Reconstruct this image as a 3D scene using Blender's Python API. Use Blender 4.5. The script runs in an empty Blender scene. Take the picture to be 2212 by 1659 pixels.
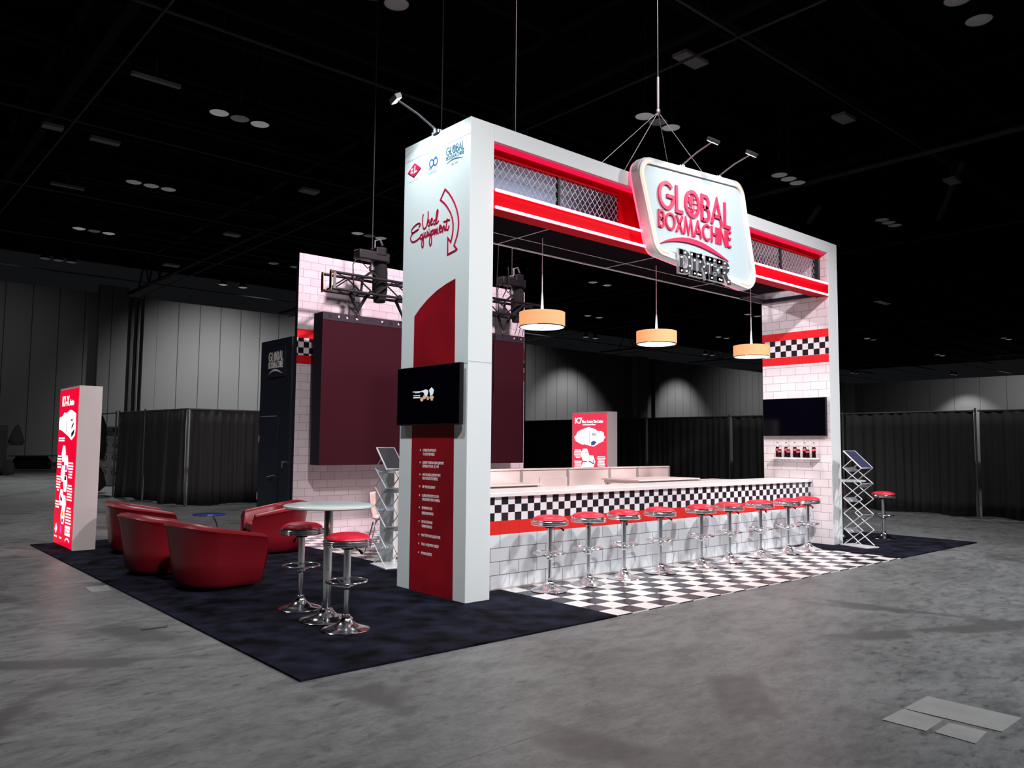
import bpy, bmesh, math, random
from mathutils import Vector, Matrix
random.seed(7)
PI = math.pi
sc = bpy.context.scene
COL = sc.collection
# ------------------------------------------------------------------ camera
cam_d = bpy.data.cameras.new('camera'); cam = bpy.data.objects.new('camera', cam_d); COL.objects.link(cam)
cam_d.sensor_width = 36.0; cam_d.lens = 1712.114 / 2212 * 36.0; cam_d.clip_end = 400
_r = Vector((0.75260645, -0.65841039, 0.00890446)); _u = Vector((-0.05618725, -0.05074037, 0.99713009)); _f = Vector((0.65606899, 0.75094685, 0.0751818))
M4 = Matrix.Identity(4)
for i in range(3):
    M4[i][0] = _r[i]; M4[i][1] = _u[i]; M4[i][2] = -_f[i]
M4[0][3], M4[1][3], M4[2][3] = -4.8104, -6.1725, 1.565
cam.matrix_world = M4
sc.camera = cam
# ------------------------------------------------------------------ world and exposure
w = bpy.data.worlds.new('hall_dark'); sc.world = w; w.use_nodes = True
bg = w.node_tree.nodes['Background']; bg.inputs[0].default_value = (0.8, 0.85, 1, 1); bg.inputs[1].default_value = 0.006
sc.view_settings.view_transform = 'Standard'; sc.view_settings.look = 'None'
sc.view_settings.exposure = 0.0; sc.view_settings.gamma = 1.0; sc.view_settings.use_curve_mapping = False

def light(name, kind, loc, energy, color=(1, 1, 1), size=0.3, target=None, spot=60, blend=0.5, size_y=None):
    d = bpy.data.lights.new(name, kind); d.energy = energy; d.color = color
    if kind == 'AREA':
        d.size = size
        if size_y: d.shape = 'RECTANGLE'; d.size_y = size_y
        else: d.shape = 'DISK'
    else: d.shadow_soft_size = size
    if kind == 'SPOT': d.spot_size = math.radians(spot); d.spot_blend = blend
    o = bpy.data.objects.new(name, d); COL.objects.link(o); o.location = loc
    if target is not None:
        o.rotation_euler = (Vector(target) - Vector(loc)).to_track_quat('-Z', 'Y').to_euler()
    return o
# high bay lamps that light the show floor, plus added beams aimed at single booth parts (their fixtures are built in the ceiling grid below)
light('bay_and_fill_light', 'SPOT', (10.6, -7.9, 9.45), 5200, (0.95, 0.98, 1), 0.35, (4.4, -1.6, 0), 62, 1.0)
light('bay_and_fill_light', 'SPOT', (2.7, -7.9, 9.45), 2700, (0.95, 0.98, 1), 0.35, (1.6, -2.6, 0), 84, 0.9)
light('bay_and_fill_light', 'SPOT', (-4.6, -1.1, 9.45), 1650, (0.78, 0.96, 1), 0.3, (0.0, 0.6, 2.7), 30, 0.8)  # added narrow cool beam that brightens the tower side
light('bay_and_fill_light', 'SPOT', (-4.6, -7.9, 9.45), 3300, (1, 0.96, 0.95), 0.3, (-2.0, 3.5, 1.0), 60, 0.9)  # added beam that brightens the left lightbox side and the armchairs
light('bay_and_fill_light', 'SPOT', (2.7, -1.1, 9.45), 4700, (1, 0.80, 0.87), 0.3, (3.6, 5.4, 2.2), 64, 0.7)  # added pink beam that brightens and tints the brick backdrop
light('bay_and_fill_light', 'SPOT', (2.7, 12.8, 9.4), 9000, (1, 0.93, 0.97), 0.3, (7.34, 0.6, 3.35), 13, 0.6)  # added narrow beam on the upper tiled column, under the header
light('bay_and_fill_light', 'SPOT', (-4.6, -7.9, 9.45), 7000, (1, 0.94, 0.97), 0.3, (7.34, 0.6, 1.9), 24, 0.6)  # added narrow beam that brightens the tiled column from the front
light('bay_and_fill_light', 'SPOT', (10.5, 5.95, 9.4), 1000, (1, 1, 1), 0.3, (10.5, 5.0, 0), 90, 0.9)
light('bay_and_fill_light', 'SPOT', (2.7, 12.8, 9.4), 900, (1, 1, 1), 0.3, (1.5, 9.0, 0), 90, 0.9)
light('bay_and_fill_light', 'SPOT', (-4.6, 5.9, 9.4), 900, (1, 1, 1), 0.3, (-4.0, 5.5, 0), 90, 0.9)
light('bay_and_fill_light', 'SPOT', (-4.6, 12.8, 9.4), 700, (1, 1, 1), 0.3, (-2.0, 14, 0), 110, 0.9)
light('bay_and_fill_light', 'SPOT', (2.7, 27.05, 9.4), 3000, (1, 1, 1), 0.3, (2.7, 27.0, 0), 120, 0.9)
light('bay_and_fill_light', 'SPOT', (10.9, -1.1, 9.4), 1200, (1, 1, 1), 0.3, (12.4, 1.5, 0), 90, 0.9)  # added beam for the right lightbox side; the lamps modelled here are unlit
light('bay_and_fill_light', 'SPOT', (23.8, 5.9, 9.4), 900, (1, 1, 1), 0.3, (22, 3, 0), 100, 0.9)
# wall washers of the far hall walls, with added wide fills between their pools
for x, e, sp in ((-6.0, 350, 110), (2.0, 250, 110), (14.9, 3900, 100), (24.0, 2200, 110), (38.0, 1500, 120)):
    light('wall_wash_and_fill', 'SPOT', (x, 37.5, 9.9), e, (1, 1, 1), 0.3, (x, 46, 3.2), sp, 1.0)
for x, e in ((47.5, 1500), (64.5, 1500)):
    light('wall_wash_and_fill', 'SPOT', (x, 41.2, 9.7), e, (1, 1, 1), 0.3, (x, 46, 1.8), 96, 0.7)
light('wall_wash_and_fill', 'SPOT', (80.0, 36, 9.9), 1800, (1, 1, 1), 0.3, (80, 46, 3.2), 120, 1.0)
light('wall_wash_and_fill', 'SPOT', (101.0, 31.5, 9.6), 1100, (1, 1, 1), 0.3, (105, 31.5, 2.2), 92, 0.6)
light('wall_wash_and_fill', 'SPOT', (94.0, 22, 9.6), 2600, (1, 1, 1), 0.3, (105, 24, 4.0), 140, 1.0)
# booth lamps: arm lights on the tower and the sign, header lights, pendants
light('arm_light_beam', 'SPOT', (-0.52, 0.66, 5.08), 48, (0.78, 0.97, 1), 0.05, (0.0, 0.55, 4.1), 120, 0.7)
light('arm_light_beam', 'SPOT', (3.3, -0.66, 5.26), 20, (0.85, 0.98, 1), 0.05, (3.3, -0.15, 4.5), 120, 0.7)
light('arm_light_beam', 'SPOT', (4.12, -0.68, 5.30), 20, (0.85, 0.98, 1), 0.05, (4.12, -0.15, 4.5), 120, 0.7)
light('header_fill_light', 'AREA', (1.7, 0.75, 4.74), 6, (0.70, 0.86, 1), 1.5, (1.7, 1.1, 4.2), size_y=0.2)
light('header_fill_light', 'AREA', (6.2, 0.62, 4.74), 2, (0.8, 0.8, 1), 1.2, (6.2, 0.6, 4.0), size_y=0.3)
for px_, ppy in ((1.57, 0.6), (3.71, 0.6), (6.04, 0.6)):
    light('pendant_glow', 'AREA', (px_, ppy, 2.895), 26, (1, 0.86, 0.78), 0.45, (px_, ppy, 0))

# ------------------------------------------------------------------ materials
def pmat(name, color, rough=0.5, metal=0.0, emit=None, estr=0.0, spec=None, noise=None, bump=None, alpha=None, trans=0.0, coat=0.0):
    m = bpy.data.materials.new(name); m.use_nodes = True
    nt = m.node_tree; b = nt.nodes['Principled BSDF']
    b.inputs['Base Color'].default_value = (*color, 1); b.inputs['Roughness'].default_value = rough; b.inputs['Metallic'].default_value = metal
    if spec is not None: b.inputs['Specular IOR Level'].default_value = spec
    if emit: b.inputs['Emission Color'].default_value = (*emit, 1); b.inputs['Emission Strength'].default_value = estr
    if trans: b.inputs['Transmission Weight'].default_value = trans
    if coat: b.inputs['Coat Weight'].default_value = coat
    if alpha is not None: b.inputs['Alpha'].default_value = alpha
    tc = None
    if noise or bump: tc = nt.nodes.new('ShaderNodeTexCoord')
    if noise:      # (scale, amount)
        n = nt.nodes.new('ShaderNodeTexNoise'); n.inputs['Scale'].default_value = noise[0]; n.inputs['Detail'].default_value = 5
        nt.links.new(tc.outputs['Object'], n.inputs['Vector'])
        r = nt.nodes.new('ShaderNodeValToRGB'); a = noise[1]
        r.color_ramp.elements[0].position = 0.35; r.color_ramp.elements[1].position = 0.65
        r.color_ramp.elements[0].color = (*[c * (1 - a) for c in color], 1); r.color_ramp.elements[1].color = (*[min(1, c * (1 + a)) for c in color], 1)
        nt.links.new(n.outputs['Fac'], r.inputs['Fac']); nt.links.new(r.outputs['Color'], b.inputs['Base Color'])
    if bump:       # (scale, strength, distance)
        n = nt.nodes.new('ShaderNodeTexNoise'); n.inputs['Scale'].default_value = bump[0]; n.inputs['Detail'].default_value = 4
        nt.links.new(tc.outputs['Object'], n.inputs['Vector'])
        bp = nt.nodes.new('ShaderNodeBump'); bp.inputs['Strength'].default_value = bump[1]; bp.inputs['Distance'].default_value = bump[2]
        nt.links.new(n.outputs['Fac'], bp.inputs['Height']); nt.links.new(bp.outputs['Normal'], b.inputs['Normal'])
    return m

def tile_mat(name, axes, bw, bh, off=(0, 0), c1=(0.8, 0.8, 0.8), c2=(0.74, 0.74, 0.75), mortar=(0.25, 0.22, 0.26), ms=0.004, rough=0.35):
    """brick bond print; axes: which object axes run along and up"""
    m = bpy.data.materials.new(name); m.use_nodes = True; nt = m.node_tree; b = nt.nodes['Principled BSDF']
    tc = nt.nodes.new('ShaderNodeTexCoord'); sp = nt.nodes.new('ShaderNodeSeparateXYZ'); cb = nt.nodes.new('ShaderNodeCombineXYZ')
    nt.links.new(tc.outputs['Object'], sp.inputs[0])
    for k in range(2):
        a = nt.nodes.new('ShaderNodeMath'); a.operation = 'ADD'; a.inputs[1].default_value = off[k]
        nt.links.new(sp.outputs['XYZ'.index(axes[k])], a.inputs[0]); nt.links.new(a.outputs[0], cb.inputs[k])
    br = nt.nodes.new('ShaderNodeTexBrick'); br.inputs['Scale'].default_value = 1; br.inputs['Brick Width'].default_value = bw; br.inputs['Row Height'].default_value = bh
    br.inputs['Mortar Size'].default_value = ms; br.inputs['Mortar Smooth'].default_value = 0.1
    br.inputs['Color1'].default_value = (*c1, 1); br.inputs['Color2'].default_value = (*c2, 1); br.inputs['Mortar'].default_value = (*mortar, 1)
    nt.links.new(cb.outputs[0], br.inputs['Vector']); nt.links.new(br.outputs['Color'], b.inputs['Base Color'])
    b.inputs['Roughness'].default_value = rough
    return m

def check_mat(name, axes, su, sv, off, ca, cbk, rough=0.35):
    m = bpy.data.materials.new(name); m.use_nodes = True; nt = m.node_tree; b = nt.nodes['Principled BSDF']
    tc = nt.nodes.new('ShaderNodeTexCoord'); sp = nt.nodes.new('ShaderNodeSeparateXYZ')
    nt.links.new(tc.outputs['Object'], sp.inputs[0])
    outs = []
    for k, s in ((0, su), (1, sv)):
        a = nt.nodes.new('ShaderNodeMath'); a.operation = 'ADD'; a.inputs[1].default_value = off[k]
        d = nt.nodes.new('ShaderNodeMath'); d.operation = 'DIVIDE'; d.inputs[1].default_value = s
        fl = nt.nodes.new('ShaderNodeMath'); fl.operation = 'FLOOR'
        nt.links.new(sp.outputs['XYZ'.index(axes[k])], a.inputs[0]); nt.links.new(a.outputs[0], d.inputs[0]); nt.links.new(d.outputs[0], fl.inputs[0]); outs.append(fl)
    ad = nt.nodes.new('ShaderNodeMath'); ad.operation = 'ADD'; nt.links.new(outs[0].outputs[0], ad.inputs[0]); nt.links.new(outs[1].outputs[0], ad.inputs[1])
    mo = nt.nodes.new('ShaderNodeMath'); mo.operation = 'FLOORED_MODULO'; mo.inputs[1].default_value = 2; nt.links.new(ad.outputs[0], mo.inputs[0])
    mx = nt.nodes.new('ShaderNodeMix'); mx.data_type = 'RGBA'; mx.inputs['A'].default_value = (*ca, 1); mx.inputs['B'].default_value = (*cbk, 1)
    nt.links.new(mo.outputs[0], mx.inputs['Factor']); nt.links.new(mx.outputs['Result'], b.inputs['Base Color'])
    b.inputs['Roughness'].default_value = rough
    return m

M = {}
M['white'] = pmat('white_laminate', (0.76, 0.775, 0.785), 0.42)
M['white_top'] = pmat('white_counter_gloss', (0.88, 0.84, 0.85), 0.22)
M['pink_panel'] = pmat('cream_rose_panel', (0.86, 0.68, 0.67), 0.45)
M['alu'] = pmat('brushed_aluminium', (0.60, 0.53, 0.53), 0.4, 0.6)
M['chrome'] = pmat('chrome', (0.90, 0.91, 0.94), 0.15, 1.0)
M['steel'] = pmat('grey_steel', (0.30, 0.30, 0.32), 0.4, 0.9)
M['wire'] = pmat('dark_wire_rope', (0.035, 0.035, 0.035), 0.7)
M['redvinyl'] = pmat('red_vinyl', (0.72, 0.008, 0.035), 0.42)
M['redleather'] = pmat('red_leather', (0.20, 0.006, 0.013), 0.36, bump=(140, 0.12, 0.002))
M['black'] = pmat('black_plastic', (0.006, 0.006, 0.008), 0.5)
M['rig'] = pmat('black_rig_metal', (0.010, 0.008, 0.012), 0.45)
M['webbing'] = pmat('black_webbing', (0.012, 0.012, 0.016), 0.9)
M['screen'] = pmat('glossy_black_screen', (0.001, 0.001, 0.003), 0.05, spec=0.4)
M['tvframe'] = pmat('tv_frame_black', (0.01, 0.01, 0.012), 0.3)
M['led'] = pmat('led_wall_face', (0.042, 0.007, 0.013), 0.7, spec=0.08, noise=(900, 0.2))
M['ledside'] = pmat('led_wall_side', (0.022, 0.016, 0.028), 0.5)
M['redpaint'] = pmat('gloss_red_fascia', (0.50, 0.0, 0.008), 0.5, spec=0.05)
M['redprint'] = pmat('deep_red_print', (0.28, 0.003, 0.010), 0.45, noise=(1.6, 0.25))
M['redtile'] = tile_mat('red_tile_print', 'XZ', 0.27, 0.29, (0.19, 0.12), (0.74, 0.018, 0.012), (0.70, 0.016, 0.012), (0.42, 0.01, 0.01), 0.002)
M['redtile_y'] = tile_mat('red_tile_print_side', 'YZ', 0.27, 0.4, (0.0, 0.1), (0.86, 0.012, 0.02), (0.80, 0.012, 0.02), (0.5, 0.01, 0.02), 0.002)
M['tile_counter'] = tile_mat('white_tile_counter', 'XZ', 0.27, 0.1425, (-0.617 + 0.27 * 3, 0.116), (0.76, 0.77, 0.80), (0.68, 0.69, 0.73), (0.10, 0.09, 0.13), 0.0035, 0.3)
M['tile_right'] = tile_mat('white_tile_column', 'YZ', 0.27, 0.131, (0.075, 0.135), (0.84, 0.80, 0.82), (0.78, 0.72, 0.75), (0.32, 0.26, 0.31), 0.003, 0.35)
M['tile_back'] = tile_mat('white_tile_backdrop', 'XZ', 0.275, 0.137, (0.0, 0.03), (0.88, 0.77, 0.81), (0.80, 0.68, 0.73), (0.36, 0.26, 0.33), 0.003, 0.3)
M['chk_counter'] = check_mat('checker_counter', 'XZ', 0.0955, 0.0855, (-0.577 + 0.0955 * 8, -0.739 + 0.0855 * 11), (0.80, 0.79, 0.82), (0.008, 0.008, 0.014))
M['chk_side'] = check_mat('checker_column', 'YZ', 0.0985, 0.0985, (0.03, 0.0), (0.84, 0.80, 0.82), (0.008, 0.006, 0.010))
M['chk_back'] = check_mat('checker_backdrop', 'XZ', 0.0985, 0.0985, (0.0, 0.0), (0.84, 0.74, 0.78), (0.008, 0.006, 0.010))
M['chk_floor'] = check_mat('checker_vinyl_floor', 'XY', 0.236, 0.236, (-0.76 + 0.236 * 20, 1.262 + 0.236 * 20), (0.86, 0.82, 0.80), (0.012, 0.008, 0.016), 0.22)
M['navy'] = pmat('black_navy_paint', (0.010, 0.014, 0.026), 0.5)
M['blue'] = pmat('logo_blue', (0.02, 0.10, 0.55), 0.4)
M['teal'] = pmat('logo_teal', (0.02, 0.16, 0.26), 0.4)
M['faint'] = pmat('pale_grey_print', (0.40, 0.52, 0.56), 0.5)
M['faintpink'] = pmat('pale_pink_print', (0.80, 0.60, 0.64), 0.5)
M['logored'] = pmat('logo_red', (0.70, 0.02, 0.10), 0.35)
M['signred'] = pmat('sign_letter_red', (0.74, 0.025, 0.10), 0.3)
M['neonred_line'] = pmat('dark_red_line', (0.36, 0.004, 0.03), 0.35)
M['whiteink'] = pmat('white_ink', (0.9, 0.86, 0.86), 0.5)
M['acrylic'] = pmat('frosted_acrylic', (0.30, 0.31, 0.36), 0.2, alpha=0.75)
M['bluecard'] = pmat('dark_blue_card', (0.005, 0.007, 0.05), 0.5)
M['rackmetal'] = pmat('silver_rack_metal', (0.80, 0.80, 0.83), 0.35, 0.3)
M['glasstop'] = pmat('pale_glass_top', (0.78, 0.88, 0.87), 0.15)
M['bluetop'] = pmat('blue_glass_top', (0.02, 0.035, 0.16), 0.12)
M['whiteplastic'] = pmat('white_chair_plastic', (0.88, 0.72, 0.66), 0.35)
M['cola'] = pmat('dark_cola', (0.012, 0.003, 0.005), 0.08)
M['glass'] = pmat('bottle_clear_glass', (0.85, 0.82, 0.84), 0.08, alpha=0.45)
M['colalabel'] = pmat('bottle_label_red', (0.75, 0.10, 0.16), 0.5)
M['bag'] = pmat('black_fabric_bag', (0.006, 0.006, 0.006), 0.9)
M['drape'] = pmat('black_drape_cloth', (0.0135, 0.0135, 0.0135), 0.85, bump=(30, 0.2, 0.01))
M['pole'] = pmat('drape_pole_alu', (0.06, 0.06, 0.06), 0.6)
M['hallwall'] = None
M['poster'] = pmat('grey_poster', (0.30, 0.30, 0.30), 0.6)
M['posterdark'] = pmat('dark_poster_ink', (0.03, 0.03, 0.03), 0.6)
M['ceil'] = pmat('ceiling_black', (0.003, 0.003, 0.003), 0.95, spec=0.05)
M['joist'] = pmat('dark_joist_steel', (0.009, 0.009, 0.009), 0.8, spec=0.1)
M['pipe'] = pmat('grey_conduit', (0.05, 0.05, 0.05), 0.7)
M['bell'] = pmat('lamp_bell_grey', (0.03, 0.03, 0.03), 0.6)
M['lampon'] = pmat('lamp_lens_lit', (0.5, 0.5, 0.5), 0.4, emit=(1, 1, 1), estr=0.14)
M['lamphalf'] = pmat('lamp_lens_half', (0.3, 0.3, 0.3), 0.4, emit=(1, 1, 1), estr=0.07)
M['lampdim'] = pmat('lamp_lens_off', (0.3, 0.3, 0.3), 0.4, emit=(1, 1, 1), estr=0.022)
M['armhot'] = pmat('arm_lamp_lens', (1, 1, 1), 0.4, emit=(0.85, 0.95, 1), estr=6)
M['neon'] = pmat('neon_red_tube', (1, 0.3, 0.35), 0.3, emit=(1, 0.13, 0.22), estr=6.5)
M['neonsoft'] = pmat('neon_halo_tube', (1, 0.3, 0.35), 0.3, emit=(1, 0.10, 0.20), estr=1.6)
M['revealglow'] = pmat('reveal_neon_glow', (0.8, 0.02, 0.1), 0.4, emit=(1, 0.01, 0.10), estr=0.6)  # neon light on the header underside, put in as own red glow
M['neonwarm'] = pmat('neon_rose_tube', (1, 0.5, 0.4), 0.3, emit=(1, 0.30, 0.16), estr=3.2)
M['bulb'] = pmat('marquee_bulb', (1, 1, 1), 0.3, emit=(1, 0.96, 0.92), estr=3.0)
M['shade'] = pmat('amber_drum_shade', (0.55, 0.25, 0.12), 0.6, emit=(1, 0.40, 0.17), estr=0.80)
M['diffuser'] = pmat('pendant_diffuser', (1, 1, 1), 0.5, emit=(1, 0.97, 0.95), estr=2.6)
M['lbred'] = pmat('lightbox_red_film', (0.8, 0.0, 0.05), 0.25, emit=(1, 0.0, 0.035), estr=0.78)
M['lbpink'] = pmat('lightbox_rose_film', (0.8, 0.06, 0.12), 0.25, emit=(1, 0.05, 0.10), estr=0.72)
M['lbwhite'] = pmat('lightbox_white_film', (1, 1, 1), 0.25, emit=(1, 0.95, 0.98), estr=1.15)
M['lbblue'] = pmat('lightbox_slate_film', (0.1, 0.12, 0.3), 0.25, emit=(0.10, 0.13, 0.35), estr=0.5)
M['lbgrey'] = pmat('lightbox_grey_film', (0.4, 0.4, 0.45), 0.25, emit=(0.55, 0.62, 0.68), estr=0.8)
M['lbmag'] = pmat('lightbox_magenta_film', (0.8, 0.0, 0.5), 0.25, emit=(1, 0.05, 0.65), estr=0.8)
M['lbyel'] = pmat('lightbox_yellow_film', (0.7, 0.5, 0.1), 0.25, emit=(0.9, 0.55, 0.10), estr=0.8)
M['lbside'] = pmat('lightbox_side_white', (0.90, 0.82, 0.81), 0.5)
M['tvcream'] = pmat('tv_picture_cream', (0.1, 0.1, 0.1), 0.3, emit=(0.75, 0.85, 0.9), estr=0.8)
M['tvtan'] = pmat('tv_picture_tan', (0.1, 0.1, 0.1), 0.3, emit=(0.6, 0.38, 0.24), estr=0.8)
M['tvblue'] = pmat('tv_picture_blue', (0.0, 0.0, 0.02), 0.1, emit=(0.01, 0.03, 0.16), estr=0.25)
M['orange'] = pmat('orange_end_plate', (0.85, 0.20, 0.02), 0.5)
M['headback'] = pmat('header_back_panel', (0.40, 0.46, 0.56), 0.45)
M['mesh'] = pmat('silver_mesh_wire', (0.50, 0.50, 0.56), 0.45, 0.3)
M['soffit'] = pmat('dark_soffit_fabric', (0.004, 0.002, 0.004), 0.95, spec=0.05)
M['seamwhite'] = pmat('white_soffit_trim', (0.8, 0.76, 0.78), 0.5)
M['floorplate'] = pmat('steel_floor_plate', (0.29, 0.29, 0.29), 0.42, noise=(6, 0.08))
M['carpet'] = pmat('navy_carpet', (0.0085, 0.009, 0.019), 0.95, noise=(3.6, 0.95), bump=(220, 0.8, 0.012), spec=0.1)

def hall_wall_mat(name, axis, spacing, off):
    m = bpy.data.materials.new(name); m.use_nodes = True; nt = m.node_tree; b = nt.nodes['Principled BSDF']
    tc = nt.nodes.new('ShaderNodeTexCoord'); sp = nt.nodes.new('ShaderNodeSeparateXYZ'); nt.links.new(tc.outputs['Object'], sp.inputs[0])
    a = nt.nodes.new('ShaderNodeMath'); a.operation = 'ADD'; a.inputs[1].default_value = off; nt.links.new(sp.outputs['XYZ'.index(axis)], a.inputs[0])
    p = nt.nodes.new('ShaderNodeMath'); p.operation = 'FLOORED_MODULO'; p.inputs[1].default_value = spacing; nt.links.new(a.outputs[0], p.inputs[0])
    c = nt.nodes.new('ShaderNodeMath'); c.operation = 'LESS_THAN'; c.inputs[1].default_value = 0.05; nt.links.new(p.outputs[0], c.inputs[0])
    mx = nt.nodes.new('ShaderNodeMix'); mx.data_type = 'RGBA'; mx.inputs['A'].default_value = (0.22, 0.22, 0.22, 1); mx.inputs['B'].default_value = (0.05, 0.05, 0.05, 1)
    nt.links.new(c.outputs[0], mx.inputs['Factor']); nt.links.new(mx.outputs['Result'], b.inputs['Base Color']); b.inputs['Roughness'].default_value = 0.85
    return m
M['hallwall'] = hall_wall_mat('hall_wall_panels_x', 'X', 1.36, 0.0)
M['hallwall_y'] = hall_wall_mat('hall_wall_panels_y', 'Y', 3.0, 0.0)

def concrete():
    m = bpy.data.materials.new('polished_concrete'); m.use_nodes = True; nt = m.node_tree; b = nt.nodes['Principled BSDF']
    tc = nt.nodes.new('ShaderNodeTexCoord')
    def noise(sc_, det, rg=0.6, stretch=None):
        n = nt.nodes.new('ShaderNodeTexNoise'); n.inputs['Scale'].default_value = sc_; n.inputs['Detail'].default_value = det; n.inputs['Roughness'].default_value = rg
        if stretch:
            mp = nt.nodes.new('ShaderNodeMapping'); mp.inputs['Scale'].default_value = stretch[0]; mp.inputs['Rotation'].default_value = (0, 0, stretch[1])
            nt.links.new(tc.outputs['Object'], mp.inputs[0]); nt.links.new(mp.outputs[0], n.inputs['Vector'])
        else: nt.links.new(tc.outputs['Object'], n.inputs['Vector'])
        return n
    n1 = noise(0.55, 6); n2 = noise(3.4, 9, 0.78, ((1, 2.2, 1), -0.72)); n3 = noise(3.0, 9, 0.75, ((1, 10, 1), 0.55))
    r1 = nt.nodes.new('ShaderNodeValToRGB'); r1.color_ramp.elements[0].position = 0.3; r1.color_ramp.elements[1].position = 0.72
    r1.color_ramp.elements[0].color = (0.134, 0.138, 0.140, 1); r1.color_ramp.elements[1].color = (0.212, 0.218, 0.221, 1)
    nt.links.new(n1.outputs['Fac'], r1.inputs['Fac'])
    r2 = nt.nodes.new('ShaderNodeValToRGB'); r2.color_ramp.elements[0].position = 0.36; r2.color_ramp.elements[1].position = 0.56
    r2.color_ramp.elements[0].color = (0.62, 0.62, 0.62, 1); r2.color_ramp.elements[1].color = (1, 1, 1, 1)
    nt.links.new(n2.outputs['Fac'], r2.inputs['Fac'])
    r3 = nt.nodes.new('ShaderNodeValToRGB'); r3.color_ramp.elements[0].position = 0.60; r3.color_ramp.elements[1].position = 0.72
    r3.color_ramp.elements[0].color = (1, 1, 1, 1); r3.color_ramp.elements[1].color = (1.45, 1.45, 1.45, 1)
    nt.links.new(n3.outputs['Fac'], r3.inputs['Fac'])
    def mul(a, c):
        mx = nt.nodes.new('ShaderNodeMix'); mx.data_type = 'RGBA'; mx.blend_type = 'MULTIPLY'; mx.inputs['Factor'].default_value = 1
        nt.links.new(a, mx.inputs['A']); nt.links.new(c, mx.inputs['B']); return mx.outputs['Result']
    col = mul(mul(r1.outputs['Color'], r2.outputs['Color']), r3.outputs['Color'])
    def ramp(src, p0, p1, c0, c1):
        r = nt.nodes.new('ShaderNodeValToRGB'); r.color_ramp.elements[0].position = p0; r.color_ramp.elements[1].position = p1
        r.color_ramp.elements[0].color = (c0, c0, c0, 1); r.color_ramp.elements[1].color = (c1, c1, c1, 1); nt.links.new(src, r.inputs['Fac']); return r.outputs['Color']
    # small dark stains, fine grain and pale flecks
    n4 = noise(7.0, 10, 0.7, ((1, 1.9, 1), -0.72)); col = mul(col, ramp(n4.outputs['Fac'], 0.34, 0.46, 0.50, 1.0))
    n7 = noise(1.7, 7, 0.68, ((1, 1.7, 1), -0.72)); col = mul(col, ramp(n7.outputs['Fac'], 0.36, 0.50, 0.78, 1.06))
    n5 = noise(34.0, 6, 0.7); col = mul(col, ramp(n5.outputs['Fac'], 0.3, 0.7, 0.86, 1.12))
    n6 = noise(5.0, 10, 0.8, ((1, 5, 1), 0.2)); col = mul(col, ramp(n6.outputs['Fac'], 0.66, 0.72, 1.0, 1.55))
    # long curved scuffs and straight scratches, broken up by a mask
    for rot_, sc_w, dist, th in ((0.5, 0.07, 11.0, 0.990), (1.9, 0.09, 8.0, 0.993), (-0.6, 0.06, 14.0, 0.994)):
        wv = nt.nodes.new('ShaderNodeTexWave'); wv.inputs['Scale'].default_value = sc_w; wv.inputs['Distortion'].default_value = dist; wv.inputs['Detail'].default_value = 1.5; wv.inputs['Detail Scale'].default_value = 0.35
        mpp = nt.nodes.new('ShaderNodeMapping'); mpp.inputs['Rotation'].default_value = (0, 0, rot_); nt.links.new(tc.outputs['Object'], mpp.inputs[0]); nt.links.new(mpp.outputs[0], wv.inputs['Vector'])
        lo = ramp(wv.outputs['Fac'], th - 0.012, th, 0.0, 1.0)
        mk = noise(0.9, 3, 0.5, ((1, 1, 1), rot_ * 3)); mc = ramp(mk.outputs['Fac'], 0.50, 0.56, 0.0, 1.0)
        f = mul(lo, mc)
        mx = nt.nodes.new('ShaderNodeMix'); mx.data_type = 'RGBA'; k_ = 0.58; mx.inputs['B'].default_value = (0.15 * k_, 0.15 * k_, 0.15 * k_, 1)
        nt.links.new(f, mx.inputs['Factor']); nt.links.new(col, mx.inputs['A']); col = mx.outputs['Result']
    # saw-cut joints
    sp = nt.nodes.new('ShaderNodeSeparateXYZ'); nt.links.new(tc.outputs['Object'], sp.inputs[0])
    for ax, off in (('Y', 2.97), ('X', 4.1)):
        ad = nt.nodes.new('ShaderNodeMath'); ad.operation = 'ADD'; ad.inputs[1].default_value = off; nt.links.new(sp.outputs[ax], ad.inputs[0])
        pp = nt.nodes.new('ShaderNodeMath'); pp.operation = 'FLOORED_MODULO'; pp.inputs[1].default_value = 9.1; nt.links.new(ad.outputs[0], pp.inputs[0])
        lt = nt.nodes.new('ShaderNodeMath'); lt.operation = 'LESS_THAN'; lt.inputs[1].default_value = 0.006; nt.links.new(pp.outputs[0], lt.inputs[0])
        mx = nt.nodes.new('ShaderNodeMix'); mx.data_type = 'RGBA'; mx.inputs['B'].default_value = (0.07, 0.07, 0.07, 1)
        nt.links.new(lt.outputs[0], mx.inputs['Factor']); nt.links.new(col, mx.inputs['A']); col = mx.outputs['Result']
    nt.links.new(col, b.inputs['Base Color'])
    rr = nt.nodes.new('ShaderNodeMapRange'); rr.inputs['From Min'].default_value = 0.3; rr.inputs['From Max'].default_value = 0.7; rr.inputs['To Min'].default_value = 0.34; rr.inputs['To Max'].default_value = 0.56
    nt.links.new(n4.outputs['Fac'], rr.inputs['Value']); nt.links.new(rr.outputs['Result'], b.inputs['Roughness']); b.inputs['Specular IOR Level'].default_value = 0.32
    bp = nt.nodes.new('ShaderNodeBump'); bp.inputs['Strength'].default_value = 0.03; bp.inputs['Distance'].default_value = 0.006
    nt.links.new(n4.outputs['Fac'], bp.inputs['Height']); nt.links.new(bp.outputs['Normal'], b.inputs['Normal'])
    return m
M['concrete'] = concrete()

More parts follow.
